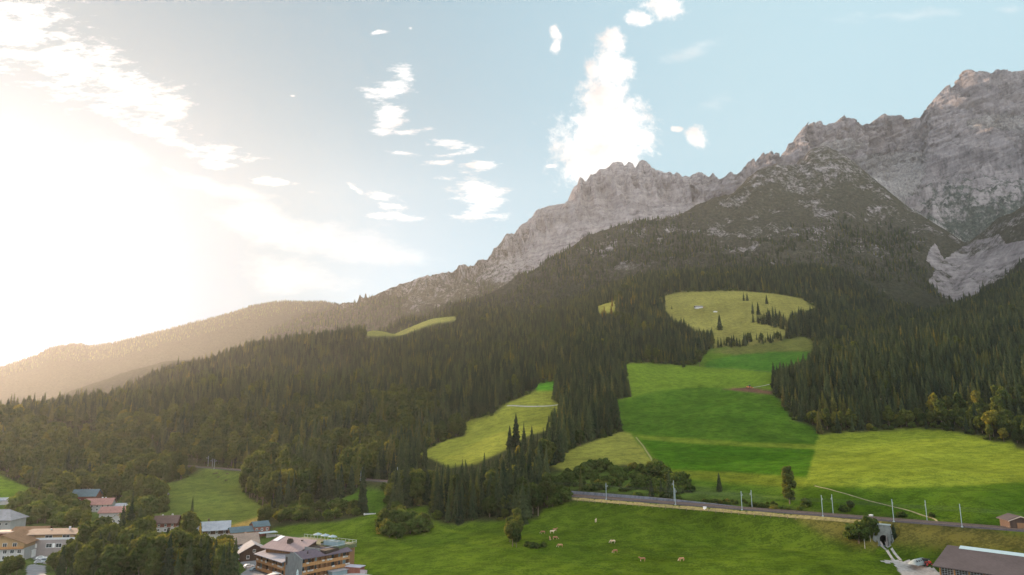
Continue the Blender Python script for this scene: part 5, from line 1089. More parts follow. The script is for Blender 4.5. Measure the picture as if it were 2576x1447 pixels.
# ---------------------------------------------------------------- the hotel
HZ = CAMZ - 61.6
M_GREYW = paint('grey_shingle_wall', (.155,.165,.165), .85, .22, 1.2, stretch=(1,1,.5)); M_DARK = paint('dark_recess', (.045,.032,.025), .8, .3, 1.5)
hotel = empty('hotel', (-80, 275, HZ)); tag(hotel, 'large wooden hotel with long balconies, mauve roofs and a grey gable wall', 'hotel')
def frame(o, e, loc): return Matrix.Translation(Vector(loc)) @ Matrix(((e[0], -e[1], 0, 0), (e[1], e[0], 0, 0), (0,0,1,0), (0,0,0,1)))
def wing(parent, M, L, dep, floors, fh, z0, roofm, single, ridge, label_bal):
    """L along local x, facade at local y=0 facing -y, body behind"""
    top = z0 + floors*fh
    b = MB(); b.box(0, L, 1.7, dep, -3, top, M); b.build('wall', M_WOOD, parent)
    for k in range(floors):
        z = z0 + k*fh; bl = MB(); bl.box(0, L, -.12, 1.65, z-.22, z, M); bo = bl.build('balcony', M_WOODL, parent)
        if k or True: r = MB(); r.box(.02, L-.02, -.2, -.06, z-.32, z+1.0, M); r.build('railing', M_WOODL, bo)
        nW = int(L/2.6)
        for i in range(nW):
            x = (i+.5)*L/nW; w = MB(); w.box(x-.75, x+.75, 1.56, 1.68, z+.05, z+2.15, M); wo = w.build('window', M_GLASS if (i*7+k*3) % 4 else M_GLASSB, parent)
            c = MB(); c.box(x-.88, x-.75, 1.52, 1.68, z+.05, z+2.2, M); c.box(x+.75, x+.88, 1.52, 1.68, z+.05, z+2.2, M); c.build('frame', M_WOODL, wo)
            if (i*5+k*2) % 3 == 0: q = MB(); q.box(x-.5, x+.3, .3, .9, z+.02, z+.55, M); q.box(x+.2, x+.35, .3, .9, z+.5, z+1.0, M); q.build('lounger', M_WHITE if (i+k) % 2 else M_GLASSB, bo)
        nP = int(L/5.2)
        for i in range(nP+1):
            x = min(L-.1, max(.1, i*L/nP)); pn = MB(); pn.box(x-.08, x+.08, -.05, 1.7, z, z+fh-.22, M); pn.build('divider', M_WOOD, parent)
        fl = MB(); rr = random.Random(k+int(L))
        for i in range(int(L/3)): x = rr.uniform(.5, L-.5); fl.box(x-.55, x+.55, -.45, -.2, z+.55, z+1.12, M)
        fl.build('flower_boxes', paint('pale_flowers', (.45,.42,.38), .9, .5, 3), bo)
    return top
e1 = (.665,.744); M1 = frame(hotel, e1, (0,0,0)); top = wing(hotel, M1, 21.5, 10.5, 3, 2.85, .3, R_HOTELD, 0, 0, '')
z1 = 8.75; ra = MB(); pr = [(-1.0, z1-.25), (5.2, z1+1.5), (11.2, z1-.1), (11.2, z1+.2), (5.2, z1+1.8), (-1.0, z1+.05)]
n6 = len(pr); vs = [M1 @ Vector((x, y, z)) for x in (-.1, 22.3) for y, z in pr]; ra.add(vs, [tuple(range(n6))[::-1], tuple(range(n6, 2*n6))] + [(i, (i+1) % n6, n6+(i+1) % n6, n6+i) for i in range(n6)])
rf = ra.build('roof', R_HOTELD, hotel); v = MB(); v.box(3.6,3.9,2.2,2.5,9.4,10.6,M1); v.build('vent_pipe', M_DARK, rf)
gw = MB(); pr = [(-.6,-1.0),(10.9,-1.0),(10.9,z1+.15),(5.2,z1+1.75),(-.6,z1)]; n5 = 5; vs = [M1 @ Vector((x, y, z)) for x in (-.75, -.12) for y, z in pr]; gw.add(vs, [tuple(range(n5))[::-1], tuple(range(n5, 2*n5))] + [(i, (i+1) % n5, n5+(i+1) % n5, n5+i) for i in range(n5)]); gwall = gw.build('gable_wall', M_GREYW, hotel)
sl_ = MB(); sl_.box(-.80,-.74,9.2,10.2,5.4,8.3,M1); sl_.build('window', M_DARK, gwall)
em = MB()     # pale emblem: a pointed lozenge with bars over a small peak
def flat(pts): em.add([M1 @ Vector((-.83, y, z)) for y, z in pts] + [M1 @ Vector((-.77, y, z)) for y, z in pts], [tuple(range(len(pts)))[::-1], tuple(range(len(pts), 2*len(pts)))] + [(i, (i+1) % len(pts), len(pts)+(i+1) % len(pts), len(pts)+i) for i in range(len(pts))])
flat([(1.5,4.9),(2.2,3.9),(.8,3.9)]); flat([(2.25,3.75),(2.3,3.35),(.7,3.35),(.75,3.75)]); flat([(2.3,3.2),(2.2,2.8),(.8,2.8),(.7,3.2)]); flat([(2.1,2.65),(1.5,2.1),(.9,2.65)]); flat([(1.9,1.9),(2.5,.6),(1.6,1.0),(.9,.2),(.5,1.1),(1.2,1.3)])
em.build('emblem', paint('emblem_white', (.62,.75,.76), .5, .1, 2), gwall)
pc = MB(); pc.box(12,19,-2.6,.5,-2.2,2.4,M1); pc.build('glass_porch', M_GLASSB, hotel); pr_ = MB(); pr_.box(11.5,19.5,-3.2,.4,2.4,2.6,M1); pr_.build('porch_roof', R_GREY, hotel)
ew = MB(); ew.box(19.6,21.6,-.3,2,-2.5,3.0,M1); ew.box(5.6,7.4,-.3,2,-2.5,.1,M1); ew.build('pier', M_WOODL, hotel)
# left wing
e2 = (.707,-.707); o2 = Vector((-105.6+80, 298-275, 0)); M2 = frame(hotel, e2, o2); wing(hotel, M2, 24.0, 10, 2, 2.9, .6, R_GREY, 0, 0, '')
ra = MB(); pr = [(-1.0, 6.05), (6.0, 7.35), (6.0, 7.6), (-1.0, 6.3)]; vs = [M2 @ Vector((x, y, z)) for x in (-.8, 23.6) for y, z in pr]; ra.add(vs, [(3,2,1,0),(4,5,6,7),(0,1,5,4),(1,2,6,5),(2,3,7,6),(3,0,4,7)]); ra.build('roof', roofing('pale_mauve_metal_roof', (.30,.285,.31), .6, .1), hotel)
ab = MB(); ab.box(1.0, 22, 6.2, 9, 6.0, 8.9, M2); ab.build('attic_wall', M_DARK, hotel)
for i in range(7): q = MB(); x = 2.4+i*2.9; q.box(x-.95, x+.95, 6.05, 6.2, 7.4, 8.8, M2); q.build('window', M_GLASSB, hotel)
aw = MB(); aw.add([M2 @ Vector(v) for v in ((17,-4,.9),(22.5,-.2,1.9),(17.5,-.2,1.9),(17,-4,1.0),(22.5,-.2,2.0),(17.5,-.2,2.0))], [(0,1,2),(3,5,4),(0,3,4,1),(1,4,5,2),(2,5,3,0)]); aw.build('awning', M_WHITE, hotel)
# main block with the big sloping roof and the flat roof terrace
e3 = (.868,-.497); o3 = Vector((-103+80, 297-275, 0)); M3 = frame(hotel, e3, o3)
mb_ = MB(); mb_.box(.8, 32, 1.0, 20, -3, 9.0, M3); mb_.build('main_wall', M_WOOD, hotel)
ra = MB(); pr = [(-.8, 8.75), (9.2, 12.0), (9.2, 12.3), (-.8, 9.05)]; vs = [M3 @ Vector((x, y, z)) for x in (-.6, 21.5) for y, z in pr]; ra.add(vs, [(3,2,1,0),(4,5,6,7),(0,1,5,4),(1,2,6,5),(2,3,7,6),(3,0,4,7)]); mr = ra.build('main_roof', R_HOTEL, hotel)
gb = MB(); vs = [M3 @ Vector((x, y, z)) for x in (.8, 21) for y, z in ((.9,8.9),(9.1,8.9),(9.1,11.9))]; gb.add(vs, [(2,1,0),(3,4,5),(0,1,4,3),(1,2,5,4),(2,0,3,5)]); gb.build('roof_gable', M_WOODD, hotel)
ch = MB(); ch.box(9.6,11.6,4.0,5.6,9.5,12.2,M3); ch.box(9.9,10.6,4.2,5.4,12.2,12.7,M3); ch.box(10.8,11.4,4.2,5.4,12.2,12.6,M3); ch.build('chimney', M_DARK, mr)
v = MB(); v.box(14.4,15.1,7.0,7.6,11.2,12.1,M3); v.build('vent_pipe', M_DARK, mr); sk = MB(); vs = [M3 @ Vector((x, y, 12.35 + (y-9.2)*.325 + dz)) for dz in (0,.08) for x, y in ((.2,4.9),(2.8,4.9),(2.8,9.0),(.2,9.0))]; sk.add(vs, [(3,2,1,0),(4,5,6,7),(0,1,5,4),(1,2,6,5),(2,3,7,6),(3,0,4,7)]); sk.build('roof_panel', M_WHITE, mr)
tr = MB(); tr.box(3, 33, 9.4, 20, 9.0, 10.6, M3); ter = tr.build('roof_terrace', paint('terrace_planting', (.10,.115,.06), .95, .5, 1.2), hotel)
pv_ = MB(); pv_.box(21.8, 33.4, 2.0, 9.3, 9.0, 10.3, M3); pv_.build('terrace_deck', M_DARK, hotel)
rl = MB()
for i in range(16): x = 3+i*2.0; rl.box(x-.04, x+.04, 19.6, 19.7, 10.6, 11.7, M3)
rl.box(3, 33.2, 19.6, 19.7, 11.65, 11.75, M3); rl.box(33.1, 33.2, 2, 19.7, 11.3, 11.4, M3); rl.build('terrace_railing', M_LGREY, ter)
gh = MB(); gh.box(24, 32, 9.8, 14, 10.6, 12.2, M3); gh.build('roof_pavilion', M_GLASSB, hotel); cv = MB(); cv.box(22, 30.5, 1.8, 2.0, 8.8, 10.9, M3); cv.build('curved_parapet', M_GREYW, hotel)
tb = M3 @ Vector((0,0,0)); hl = hotel.location
def parasol(x, y, lab):
    b = hl + (M3 @ Vector((x, y, 10.6))); o = empty('parasol', b); tag(o, lab, 'parasol', 'parasols on the hotel roof terrace')
    MB().tube((0,0,0),(0,0,2.5),.04).build('pole', M_LGREY, o); k = 8; m = MB(); rim = [(2.0*math.cos(6.283*i/k), 2.0*math.sin(6.283*i/k), 2.1) for i in range(k)]
    m.add(rim + [(0,0,2.85)] + [(a*.97, b_*.97, c-.05) for a, b_, c in rim] + [(0,0,2.78)], [(i, (i+1) % k, k) for i in range(k)] + [(k+1+(i+1) % k, k+1+i, 2*k+1) for i in range(k)] + [((i+1) % k, i, k+1+i, k+1+(i+1) % k) for i in range(k)]); m.build('canopy', paint('blue_grey_cloth', (.30,.36,.40), .9, .12, 1), o)
parasol(13.2, 17.5, 'left one of the three blue-grey parasols on the hotel roof terrace'); parasol(18.0, 17.0, 'middle one of the three blue-grey parasols on the hotel roof terrace'); parasol(22.8, 16.4, 'right one of the three blue-grey parasols on the hotel roof terrace')
for i, (x, y) in enumerate(((26,16.5),(28.5,16),(31,12.2),(23.8,9.9),(27,15))):
    b = hl + (M3 @ Vector((x, y, 10.6))); o = empty('planter', b, .4*i); tag(o, 'green planter box on the hotel roof terrace right of the parasols', 'planter', 'planters on the hotel roof terrace'); MB().box(-.8,.8,-.4,.4,0,.6).build('box', M_GREYW, o)
    lf = leafy_data(300+i, 1.1, .8, 0, 6, 26, .16); pm = link('plant', mesh_np('plant', lf[0] + np.array((0,0,.5)), tris=lf[1]), M_BUSH, o)
o = place('shed', 'low wooden annex with a flat pale roof right of the hotel', 'shed', 893, 1440, rd(-18)); MB().box(-3.2,3.2,-1.8,1.8,-1.0,2.3).build('wall', M_WOODR, o); MB().box(-3.5,3.5,-2.1,2.1,2.3,2.5).build('roof', paint('pale_violet_roof', (.45,.42,.48), .6, .12, 1), o); MB().box(3.4,6.4,-1.9,-1.7,-1.0,1.6).build('screen', paint('pale_pink_boards', (.36,.29,.30), .8, .2, 2), o)
# ---------------------------------------------------------------- cow barn at the lower right
bo = empty('cow_barn', (154, 254, CAMZ-54.6)); tag(bo, 'long cow barn with dark grey roof and pale ridge light, lower right corner', 'barn')
MBn = frame(bo, (.636,-.772), (0,0,0)); LB, HW = 46, 15.5
def barn(y0, y1, z): pass
ra = MB(); pr = [(-HW, 5.2), (0, 10.1), (HW, 5.2), (HW, 5.5), (0, 10.4), (-HW, 5.5)]; vs = [MBn @ Vector((x, y, z)) for x in (0, LB) for y, z in pr]; ra.add(vs, [tuple(range(6))[::-1], tuple(range(6, 12))] + [(i, (i+1) % 6, 6+(i+1) % 6, 6+i) for i in range(6)]); br = ra.build('roof', R_BARN, bo)
rg = MB(); rg.prism([(-1.6,9.95),(0,10.75),(1.6,9.95),(1.5,9.9),(0,10.35),(-1.5,9.9)], 'x', 4, LB-1); rg.v = [tuple(MBn @ Vector(v)) for v in rg.v]; rg.build('ridge_light', paint('pale_cyan_sheet', (.30,.40,.43), .4, .06, 1), br)
wl_ = MB(); wl_.box(1.2, LB-1, -13.4, -13.1, -1.5, 2.2, MBn); wl_.box(1.2, LB-1, 13.1, 13.4, -1.5, 4.6, MBn); wl_.build('wall', M_PLASTER, bo)
gz = MB(); vs = [MBn @ Vector((x, y, z)) for x in (1.2, 1.5) for y, z in ((-13.1,-1.5),(13.1,-1.5),(13.1,5.0),(0,9.9),(-13.1,5.0))]; gz.add(vs, [tuple(range(5))[::-1], tuple(range(5,10))] + [(i, (i+1) % 5, 5+(i+1) % 5, 5+i) for i in range(5)]); gz.build('gable_wall', M_WOODD, bo)
for i in range(11): x = 1.6+i*4.3; q = MB(); q.box(x-.2, x+.2, -13.6, -13.2, 2.2, 5.6, MBn); q.build('post', M_WOODL, bo)
for i in range(10):
    x = 1.8+i*4.3; q = MB(); q.box(x, x+3.9, -13.0, -12.7, -1, 5.0, MBn); q.build('opening', M_DARK, bo); g = MB()
    for z in (2.5, 3.1, 3.7, 4.3): g.box(x, x+3.9, -13.36, -13.28, z, z+.09, MBn)
    for k in range(5): g.box(x+.2+k*.85, x+.28+k*.85, -13.37, -13.27, 2.2, 4.9, MBn)
    g.build('grille', M_LGREY, bo)
q = MB(); q.box(8.2, 9.8, -13.55, -13.4, 0, 1.5, MBn); q.build('notice', paint('red_board', (.42,.09,.05), .6, .15, 1), bo)
o = place('silage_clamp', 'long mound covered with a grey-blue sheet beside the end of the barn', 'silage heap', 2318, 1417, rd(28)); sv, sq = [], []
for i in range(13):
    x = -5.5 + 11*i/12; h = 2.0*math.sin(math.pi*min(1, .08+i/12*.92))**.5 if i not in (0, 12) else .1
    for j in range(9): a = math.pi*j/8; sv.append((x, -2.1*math.cos(a)*(1+.06*math.sin(i*3)), h*math.sin(a)*(1+.05*math.sin(j*5+i)) - .1))
link('cover_sheet', mesh_np('cover_sheet', sv, grid_quads(13, 9), smooth=True), paint('blue_grey_sheet', (.22,.26,.26), .5, .12, .8), o)
tv = MB()
for i in range(8): x = -4.6+1.3*i; tv.tube((x, -1.2 - .1*(i % 2), 1.3), (x+.05, -1.35 - .1*(i % 2), 1.5), .34, n=10)
tv.build('tyres', paint('tyre_rubber', (.03,.03,.03), .8, .2, 2), o)
# wooden hut by the line, tunnel, hut on the pasture
o = place('wooden_hut', 'dark wooden hut with a shallow pale-edged roof beside the railway at the right edge', 'hut', 2556, 1330, rd(82)); gable_walls(o, 7, 7.6, 0, 3.6, 1.4, M_WOODD); r = gable_roof(o, 7, 7.6, 3.6, 1.4, .8, R_BARN, .25); fb = MB()
for s in (-1, 1): fb.add([Vector(v) for v in ((-4.36, 0, 4.85), (-4.36, s*4.6, 3.15), (-4.36, s*4.6, 3.45), (-4.36, 0, 5.25), (-4.26, 0, 4.85), (-4.26, s*4.6, 3.15), (-4.26, s*4.6, 3.45), (-4.26, 0, 5.25))], [(0,1,2,3),(7,6,5,4),(0,4,5,1),(1,5,6,2),(2,6,7,3),(3,7,4,0)])
fb.build('bargeboard', paint('pale_board', (.42,.33,.26), .8, .15, 2), r); MB().box(-3.62,-3.5,-1.3,1.3,0,2.6).build('door', M_WOOD, o)
tp = rp(PT_T, -6.5); zb = PT_Z - .05
ux, uy = RD*-1; Mt = Matrix(((ux, -RN[0], 0, tp.x), (uy, -RN[1], 0, tp.y), (0,0,1,0), (0,0,0,1)))
pt = empty('underpass', (0,0,0)); tag(pt, 'small concrete underpass arch through the railway embankment, with a flat cap', 'underpass')
ht = RAIL_Z - .9; yo = 3.0; arch = [(-1.55, zb)] + [(-1.55*math.cos(math.pi*i/10), zb + 2.7 + 1.6*math.sin(math.pi*i/10)) for i in range(11)] + [(1.55, zb)]
outer = [(2.6, zb-1), (2.6, ht), (-2.6, ht), (-2.6, zb-1)]
m = MB()
ring = [(-1.55, zb-1)] + arch + [(1.55, zb-1)]
def wallpiece(poly): n_ = len(poly); m.add([Mt @ Vector((x, yo+dy, z)) for dy in (0, -.6) for x, z in poly], [tuple(range(n_)), tuple(range(n_, 2*n_))[::-1]] + [(i, (i+1) % n_, n_+(i+1) % n_, n_+i) for i in range(n_)])
wallpiece([(-2.6, zb-1), (-1.55, zb-1), (-1.55, zb+2.7), (-2.6, zb+2.7)]); wallpiece([(1.55, zb-1), (2.6, zb-1), (2.6, zb+2.7), (1.55, zb+2.7)])
for i in range(10):
    a0, a1 = math.pi*i/10, math.pi*(i+1)/10; x0_, z0_ = -1.55*math.cos(a0), zb+2.7+1.6*math.sin(a0); x1_, z1_ = -1.55*math.cos(a1), zb+2.7+1.6*math.sin(a1)
    wallpiece([(x0_ if i else -2.6, z0_ if i else zb+2.7), (x0_, z0_), (x1_, z1_), (x1_ if i < 9 else 2.6, z1_ if i < 9 else zb+2.7), (x1_ if i < 9 else 2.6, ht), (x0_ if i else -2.6, ht)])
m.build('portal_wall', paint('teal_grey_concrete', (.20,.215,.20), .9, .3, .8), pt)
m = MB(); m.box(-2.95, 2.95, yo-.9, yo+.35, ht, ht+.45, Mt); m.build('cap', paint('pale_teal_cap', (.36,.41,.40), .8, .12, 1), pt)
m = MB(); P_ = [Mt @ Vector((x, y, z)) for y in (yo-.3, -11) for x, z in arch]; k = len(arch); m.add(P_, [(i, (i+1) % k, k+(i+1) % k, k+i) for i in range(k)] + [tuple(range(k, 2*k))]); m.build('tunnel', paint('dark_tunnel', (.05,.05,.05), .9, .3, .8), pt)
for s in (-1, 1): m = MB(); m.add([Mt @ Vector(v) for v in ((s*2.6, yo, zb-1), (s*2.9, yo, zb-1), (s*4.2, yo+2.6, zb-1), (s*3.9, yo+2.6, zb-1), (s*2.6, yo, ht-.6), (s*2.9, yo, ht-.6), (s*4.2, yo+2.6, zb+1.0), (s*3.9, yo+2.6, zb+1.0))], [(0,1,2,3),(4,7,6,5),(0,4,5,1),(1,5,6,2),(2,6,7,3),(3,7,4,0)]); m.build('wing_wall', paint('teal_grey_concrete', (.33,.35,.33)), pt)
o = place('alpine_hut', 'long low stone and timber hut on the high pasture', 'hut', 1757, 775, rd(8)); gable_walls(o, 15, 7, 0, 2.6, 1.5, M_WOODD); MB().box(-7.6,7.6,-3.6,3.6,-2,1.3).build('stone_wall', M_CONC, o); gable_roof(o, 15, 7, 2.6, 1.5, .8, R_GREY); MB().box(7.6,12,-2.4,2.4,-1,2.0).build('annex', M_WOOD, o)
def boulder(px, py, s, lab):
    p = hit(px, py); bm = bmesh.new(); bmesh.ops.create_icosphere(bm, subdivisions=2, radius=1)
    for v in bm.verts: f = 1 + .25*math.sin(v.co.x*5+px)*math.cos(v.co.y*4+py); v.co = Vector((v.co.x*s*1.5*f, v.co.y*s*f, v.co.z*s*.6*f))
    me = bpy.data.meshes.new('boulder'); bm.to_mesh(me); bm.free(); o = link('boulder', me, paint('white_rock', (.5,.49,.47), .9, .2, 1)); o.location = p; tag(o, lab, 'rock')
boulder(1799, 785, 3.0, 'white rock in the grass of the high pasture right below the hut'); boulder(2038, 753, 2, 'small white rock at the top right of the high pasture')
# tarpaulin, little bridge slab
def slab(name, px, py, rz, sx, sy, sz, mat, lab, cat):
    o = place(name, lab, cat, px, py, rd(rz)); vs = []; r = random.Random(int(px)); nx, ny = 9, 7
    V = [(-sx/2+sx*i/(nx-1), -sy/2+sy*j/(ny-1), sz*(1 - (2*i/(nx-1)-1)**4)*(1 - (2*j/(ny-1)-1)**4) + r.uniform(-.05,.05) + .08) for j in range(ny) for i in range(nx)]
    return link('cover', mesh_np('cover', V, grid_quads(ny, nx), smooth=True), mat, o)
slab('tarpaulin', 1393, 1158, 10, 4.6, 3.0, 1.0, paint('cyan_sheet', (.22,.52,.58), .5, .1, 1), 'cyan tarpaulin over a heap at the foot of the middle wood', 'tarpaulin')
slab('tarpaulin', 2082, 755, 0, 5, 3, 1.2, paint('cyan_sheet', (.22,.52,.58)), 'small pale cyan sheet at the top right of the high pasture', 'tarpaulin')
o = place('water_trough', 'pale concrete slab in the grass at the end of the long hedge', 'trough', 930, 1294, rd(5)); MB().box(-3.2,3.2,-1.1,1.1,-.3,.55).build('basin', M_CONC, o); MB().box(-2.9,2.9,-.8,.8,.4,.57).build('water', M_GLASSB, o)
slab('tarpaulin', 628, 1364, 20, 4.5, 3.2, .9, M_WHITE, 'white sheet over a heap between the tan-roofed chalet and the blue-green roofed houses', 'tarpaulin')
# ================================================================ CATTLE
def skin_body(name, joints, edges, radii, sub=2):
    me = bpy.data.meshes.new(name); me.from_pydata(joints, edges, []); o = bpy.data.objects.new(name, me); COL.objects.link(o)
    sk = o.modifiers.new('skin', 'SKIN'); sk.use_smooth_shade = True
    for v, r in zip(me.skin_vertices[0].data, radii): v.radius = r if isinstance(r, tuple) else (r, r)
    me.skin_vertices[0].data[1].use_root = True; me.skin_vertices[0].data[0].use_root = False
    s = o.modifiers.new('sub', 'SUBSURF'); s.levels = sub; s.render_levels = sub
    dg = bpy.context.evaluated_depsgraph_get(); out = bpy.data.meshes.new_from_object(o.evaluated_get(dg)); bpy.data.objects.remove(o); out.name = name; return out
def cow_mesh(name, graze):
    J = [(-.95,0,1.22),(-.45,0,1.15),(.15,0,1.12),(.62,0,1.2),(.85,0,1.28)]; R_ = [(.24,.28),(.33,.36),(.33,.38),(.30,.36),(.20,.26)]; E = [(0,1),(1,2),(2,3),(3,4)]
    if graze: J += [(1.12,0,1.02),(1.36,0,.62),(1.52,0,.36),(1.64,0,.20)]
    else: J += [(1.12,0,1.48),(1.32,0,1.62),(1.52,0,1.56),(1.72,0,1.44)]
    R_ += [(.15,.20),(.13,.15),(.11,.13),(.08,.09)]; E += [(4,5),(5,6),(6,7),(7,8)]; k = 9
    for x, sx in ((.62,.04),(-.88,-.06)):
        for y in (-.20,.20):
            b = 3 if x > 0 else 0
            J += [(x, y, .80), (x+sx*2, y, .42), (x+sx*.5, y, .10), (x+sx*1.6, y, .0)]; R_ += [.14 if x > 0 else .16, .075, .055, .07]; E += [(b, k), (k, k+1), (k+1, k+2), (k+2, k+3)]; k += 4
    J += [(-1.16,0,1.28),(-1.24,0,.95),(-1.24,0,.55)]; R_ += [.05,.03,.06]; E += [(0,k),(k,k+1),(k+1,k+2)]; k += 3
    hx, hz = (1.30,.74) if graze else (1.30,1.68)
    for y in (-1, 1): J += [(hx, y*.14, hz+.05), (hx-.02, y*.30, hz+.02)]; R_ += [.04,.05]; E += [(6, k), (k, k+1)]; k += 2
    return skin_body(name, J, E, R_)
def cow_mat(name, a, b, thr):
    m, nt, out = new_mat(name); n = N(nt); tc = n('ShaderNodeTexCoord').outputs['Object']; oi = n('ShaderNodeObjectInfo').outputs['Random']
    mp = n('ShaderNodeVectorMath', {0: tc, 1: n('ShaderNodeCombineXYZ', {0: n.math('MULTIPLY', oi, 40.0)}).outputs[0]}, operation='ADD').outputs[0]
    f = n.noise(mp, 1.1, 2, .5); s = n('ShaderNodeSeparateXYZ', {0: tc}); f = n.math('ADD', f, n.math('MULTIPLY', n.math('LESS_THAN', s.outputs[2], .5), .14)); f = n.math('ADD', f, n.math('MULTIPLY', n.math('GREATER_THAN', s.outputs[0], 1.33), .2))
    c = n.mix(n.math('GREATER_THAN', f, thr), a, b); p = n('ShaderNodeBsdfPrincipled', {'Base Color': c, 'Roughness': .75}); nt.links.new(p.outputs[0], out.inputs[0]); return m
CB, CW = (.27,.125,.06), (.58,.45,.31); M_COWB = cow_mat('brown_white_hide', CB, CW, .70); M_COWW = cow_mat('cream_hide', (.45,.26,.13), CW, .40); M_COWT = cow_mat('tan_hide', (.36,.19,.09), CW, .68); M_COWD = cow_mat('dark_hide', (.06,.035,.025), (.10,.06,.04), .6)
CG, CS_ = cow_mesh('cow_grazing', True), cow_mesh('cow_standing', False); M_HORN = paint('horn', (.5,.42,.32), .5)
def cow(px, py, rz, graze, mat, lab, s=1.0):
    p = hit(px, py); me = (CG if graze else CS_).copy(); me.materials.clear(); me.materials.append(mat); o = link('cow', me); o.location = p; o.rotation_euler = (0, 0, rd(rz)); o.scale = (s*.9, s*.9, s*.9); tag(o, lab, 'cow', 'cows grazing on the field'); return o
cow(1499,1314,75,0,M_COWW,'white cow standing alone at the top of the field below the grey railway wall',1.1); cow(1365.5,1343,172,1,M_COWB,'dark brown cow nearest the wood, leftmost of the herd'); cow(1396,1337,20,0,M_COWB,'brown cow at the back of the small group, behind the cream cow',1.05); cow(1389.5,1342,8,0,M_COWW,'cream-coloured cow in the middle of the small group',1.05)
cow(1383.5,1359,95,0,M_COWT,'tan cow seen end-on in the small group below the cream one'); cow(1397,1357,6,1,M_COWB,'reddish brown cow grazing in front of the small group'); cow(1409,1377,176,1,M_COWT,'tan cow with lowered head, below the small group',1.08); cow(1541,1367,178,1,M_COWW,'white and tan cow alone right of the group, in the middle of the field',1.1)
cow(1547.5,1391,200,1,M_COWB,'brown cow with a white face below the white and tan cow',1.02); cow(1616,1412,180,0,M_COWB,'brown and white cow at the bottom of the field, left of the last one',1.1); cow(1714.5,1412,195,1,M_COWT,'rust-brown cow farthest right at the bottom of the field',1.08)
for i, (x, y, a, l) in enumerate(((538,1194,10,'topmost'),(545,1193,170,'second'),(549,1203,30,'lower'),(572,1194,190,'rightmost'),(568,1211,5,'lowest'))): cow(x, y, a, i % 2, M_COWD, l + ' of the tiny dark cattle on the hill meadow', .9)
# ================================================================ MACHINES AND CARS
M_TYRE = paint('tyre_rubber', (.03,.03,.03), .8, .2, 2)
def wheel_obj(parent, x, y, r, w, rim):
    m = MB(); m.tube((x, y-w/2, r), (x, y+w/2, r), r, n=18); t = m.build('wheel', M_TYRE, parent); c = MB(); c.tube((x, y-w/2-.02, r), (x, y+w/2+.02, r), r*.55, n=12); c.build('rim', rim, t)
def tractor(px, py, rz, body, cabm, lab, tool=True):
    o = place('tractor', lab, 'tractor', px, py, rd(rz)); bm_ = MB(); bm_.prism([(.2,.8),(2.2,.8),(2.35,1.1),(2.2,1.65),(.4,1.85),(.2,1.7)], 'y', -.42, .42); bm_.box(-1.1,.3,-.5,.5,.7,1.3); bm_.build('body', body, o)
    cb = MB(); cb.prism([(-1.1,1.3),(.45,1.3),(.3,2.55),(-.95,2.55)], 'y', -.7, .7); cb.build('cab', M_GLASS, o); MB().box(-1.1,.45,-.78,.78,2.55,2.7).build('cab_roof', cabm, o)
    fd = MB()
    for s in (-1, 1): fd.box(-1.5,-.1,s*.95-.25,s*.95+.25,1.62,1.72)
    fd.build('fender', body, o); ex = MB(); ex.tube((1.2,.3,1.6),(1.2,.3,2.6),.06); ex.build('exhaust', M_DARK, o)
    for s in (-1, 1): wheel_obj(o, -.8, s*.95, .82, .45, body); wheel_obj(o, 1.75, s*.85, .55, .32, body)
    if tool: q = MB(); q.box(-3.2,-1.6,-1.3,1.3,.35,.6); q.tube((-1.2,0,.8),(-3.0,0,.7),.12); q.build('harrow', paint('orange_implement', (.55,.18,.06), .6, .15, 2), o)
    return o
M_ORANGE = paint('orange_paint', (.62,.22,.07), .5, .12, 2); M_GREENP = paint('green_paint', (.03,.20,.12), .5, .12, 2); M_RED = paint('red_paint', (.48,.05,.035), .45, .12, 2)
t = tractor(1885, 977, 172, M_ORANGE, M_GREENP, 'orange tractor with a green cab on the strip of bare soil high in the pasture'); t.scale = (1.35,)*3
t = tractor(2330, 1424, 20, M_RED, M_DARK, 'red tractor beside the silage heap at the end of the barn', False)
def car_meshes():
    body = MB(); body.prism([(-2.1,.35),(2.1,.35),(2.15,.62),(1.95,.82),(.95,.92),(.35,1.38),(-1.15,1.42),(-1.85,.98),(-2.15,.85)], 'y', -.84, .84); return body
CARM = {}
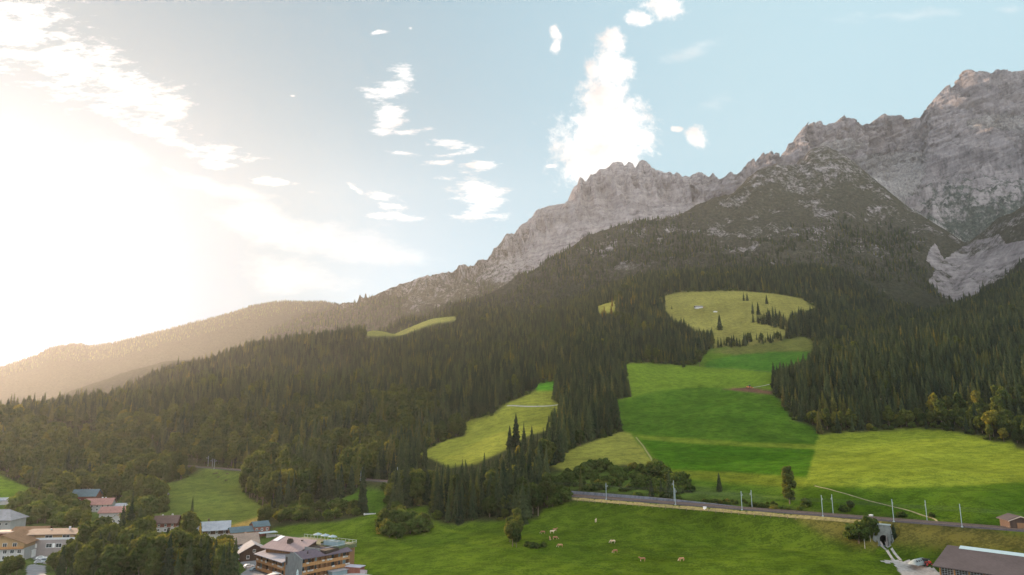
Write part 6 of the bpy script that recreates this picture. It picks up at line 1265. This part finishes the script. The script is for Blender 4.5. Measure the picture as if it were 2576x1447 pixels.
def car(px, py, rz, col, lab, group):
    o = place('parked_car', lab, 'car', px, py, rd(rz), group); m = paint('car_' + col[0], col[1], .3, .08, 1, spec=.6)
    if 'body' not in CARM:
        b = car_meshes().build('body', m); CARM['body'] = b.data; bpy.data.objects.remove(b)
        bm = bmesh.new(); bm.from_mesh(CARM['body']); bmesh.ops.bevel(bm, geom=bm.edges[:], offset=.09, segments=2, affect='EDGES'); bm.to_mesh(CARM['body']); bm.free()
    me = CARM['body'].copy(); me.materials.clear(); me.materials.append(m); link('body', me, None, o)
    g = MB(); g.prism([(.83,.93),(.33,1.32),(.22,1.33),(.70,.93)], 'y', -.72, .72); g.prism([(-1.2,1.34),(-1.78,1.0),(-1.66,.98),(-1.08,1.33)], 'y', -.72, .72); g.build('windscreen', M_GLASS, o)
    s = MB(); s.prism([(.62,.95),(.28,1.28),(-1.05,1.32),(-1.5,1.0)], 'y', -.86, .86); s.build('side_windows', M_GLASS, o)
    for x in (-1.3, 1.35):
        for y in (-.76, .76): wheel_obj(o, x, y, .33, .2, M_LGREY)
    for y in (-.6, .6): MB().box(2.05,2.17,y-.18,y+.18,.62,.75).build('headlight', M_WHITE, o)
    return o
CC = [('navy',(.02,.04,.10)),('black',(.02,.02,.022)),('silver',(.45,.47,.49)),('white',(.75,.75,.74)),('blue_grey',(.16,.24,.30)),('red',(.35,.04,.03))]
GH = 'cars parked below the hotel'
for i, (x, y, a, c, l) in enumerate([(676,1432,120,0,'dark navy car, leftmost of the row below the left hotel wing'),(687,1438,122,1,'black car second in the row below the left hotel wing'),(699,1441,122,2,'silver car in the middle of the row below the left hotel wing'),(711,1444,122,1,'black car right of the silver one below the hotel'),(724,1446,122,5,'red car at the right end of the row below the hotel'),(626,1428,35,3,'white car parked beside the trees left of the hotel'),(640,1436,60,4,'blue-grey car beside the spruces left of the hotel')]): car(x, y, a, CC[c], l, GH)
GV = 'cars parked by the villa'
for x, y, a, c, l in [(104,1407,25,3,'upper white car parked below the grey-brown villa'),(112,1413,25,4,'pale blue car below the villa, beside the white one'),(100,1417,25,2,'silver car lowest of the three below the villa'),(12,1437,15,3,'white car at the left edge below the ochre house')]: car(x, y, a, CC[c], l, GV)
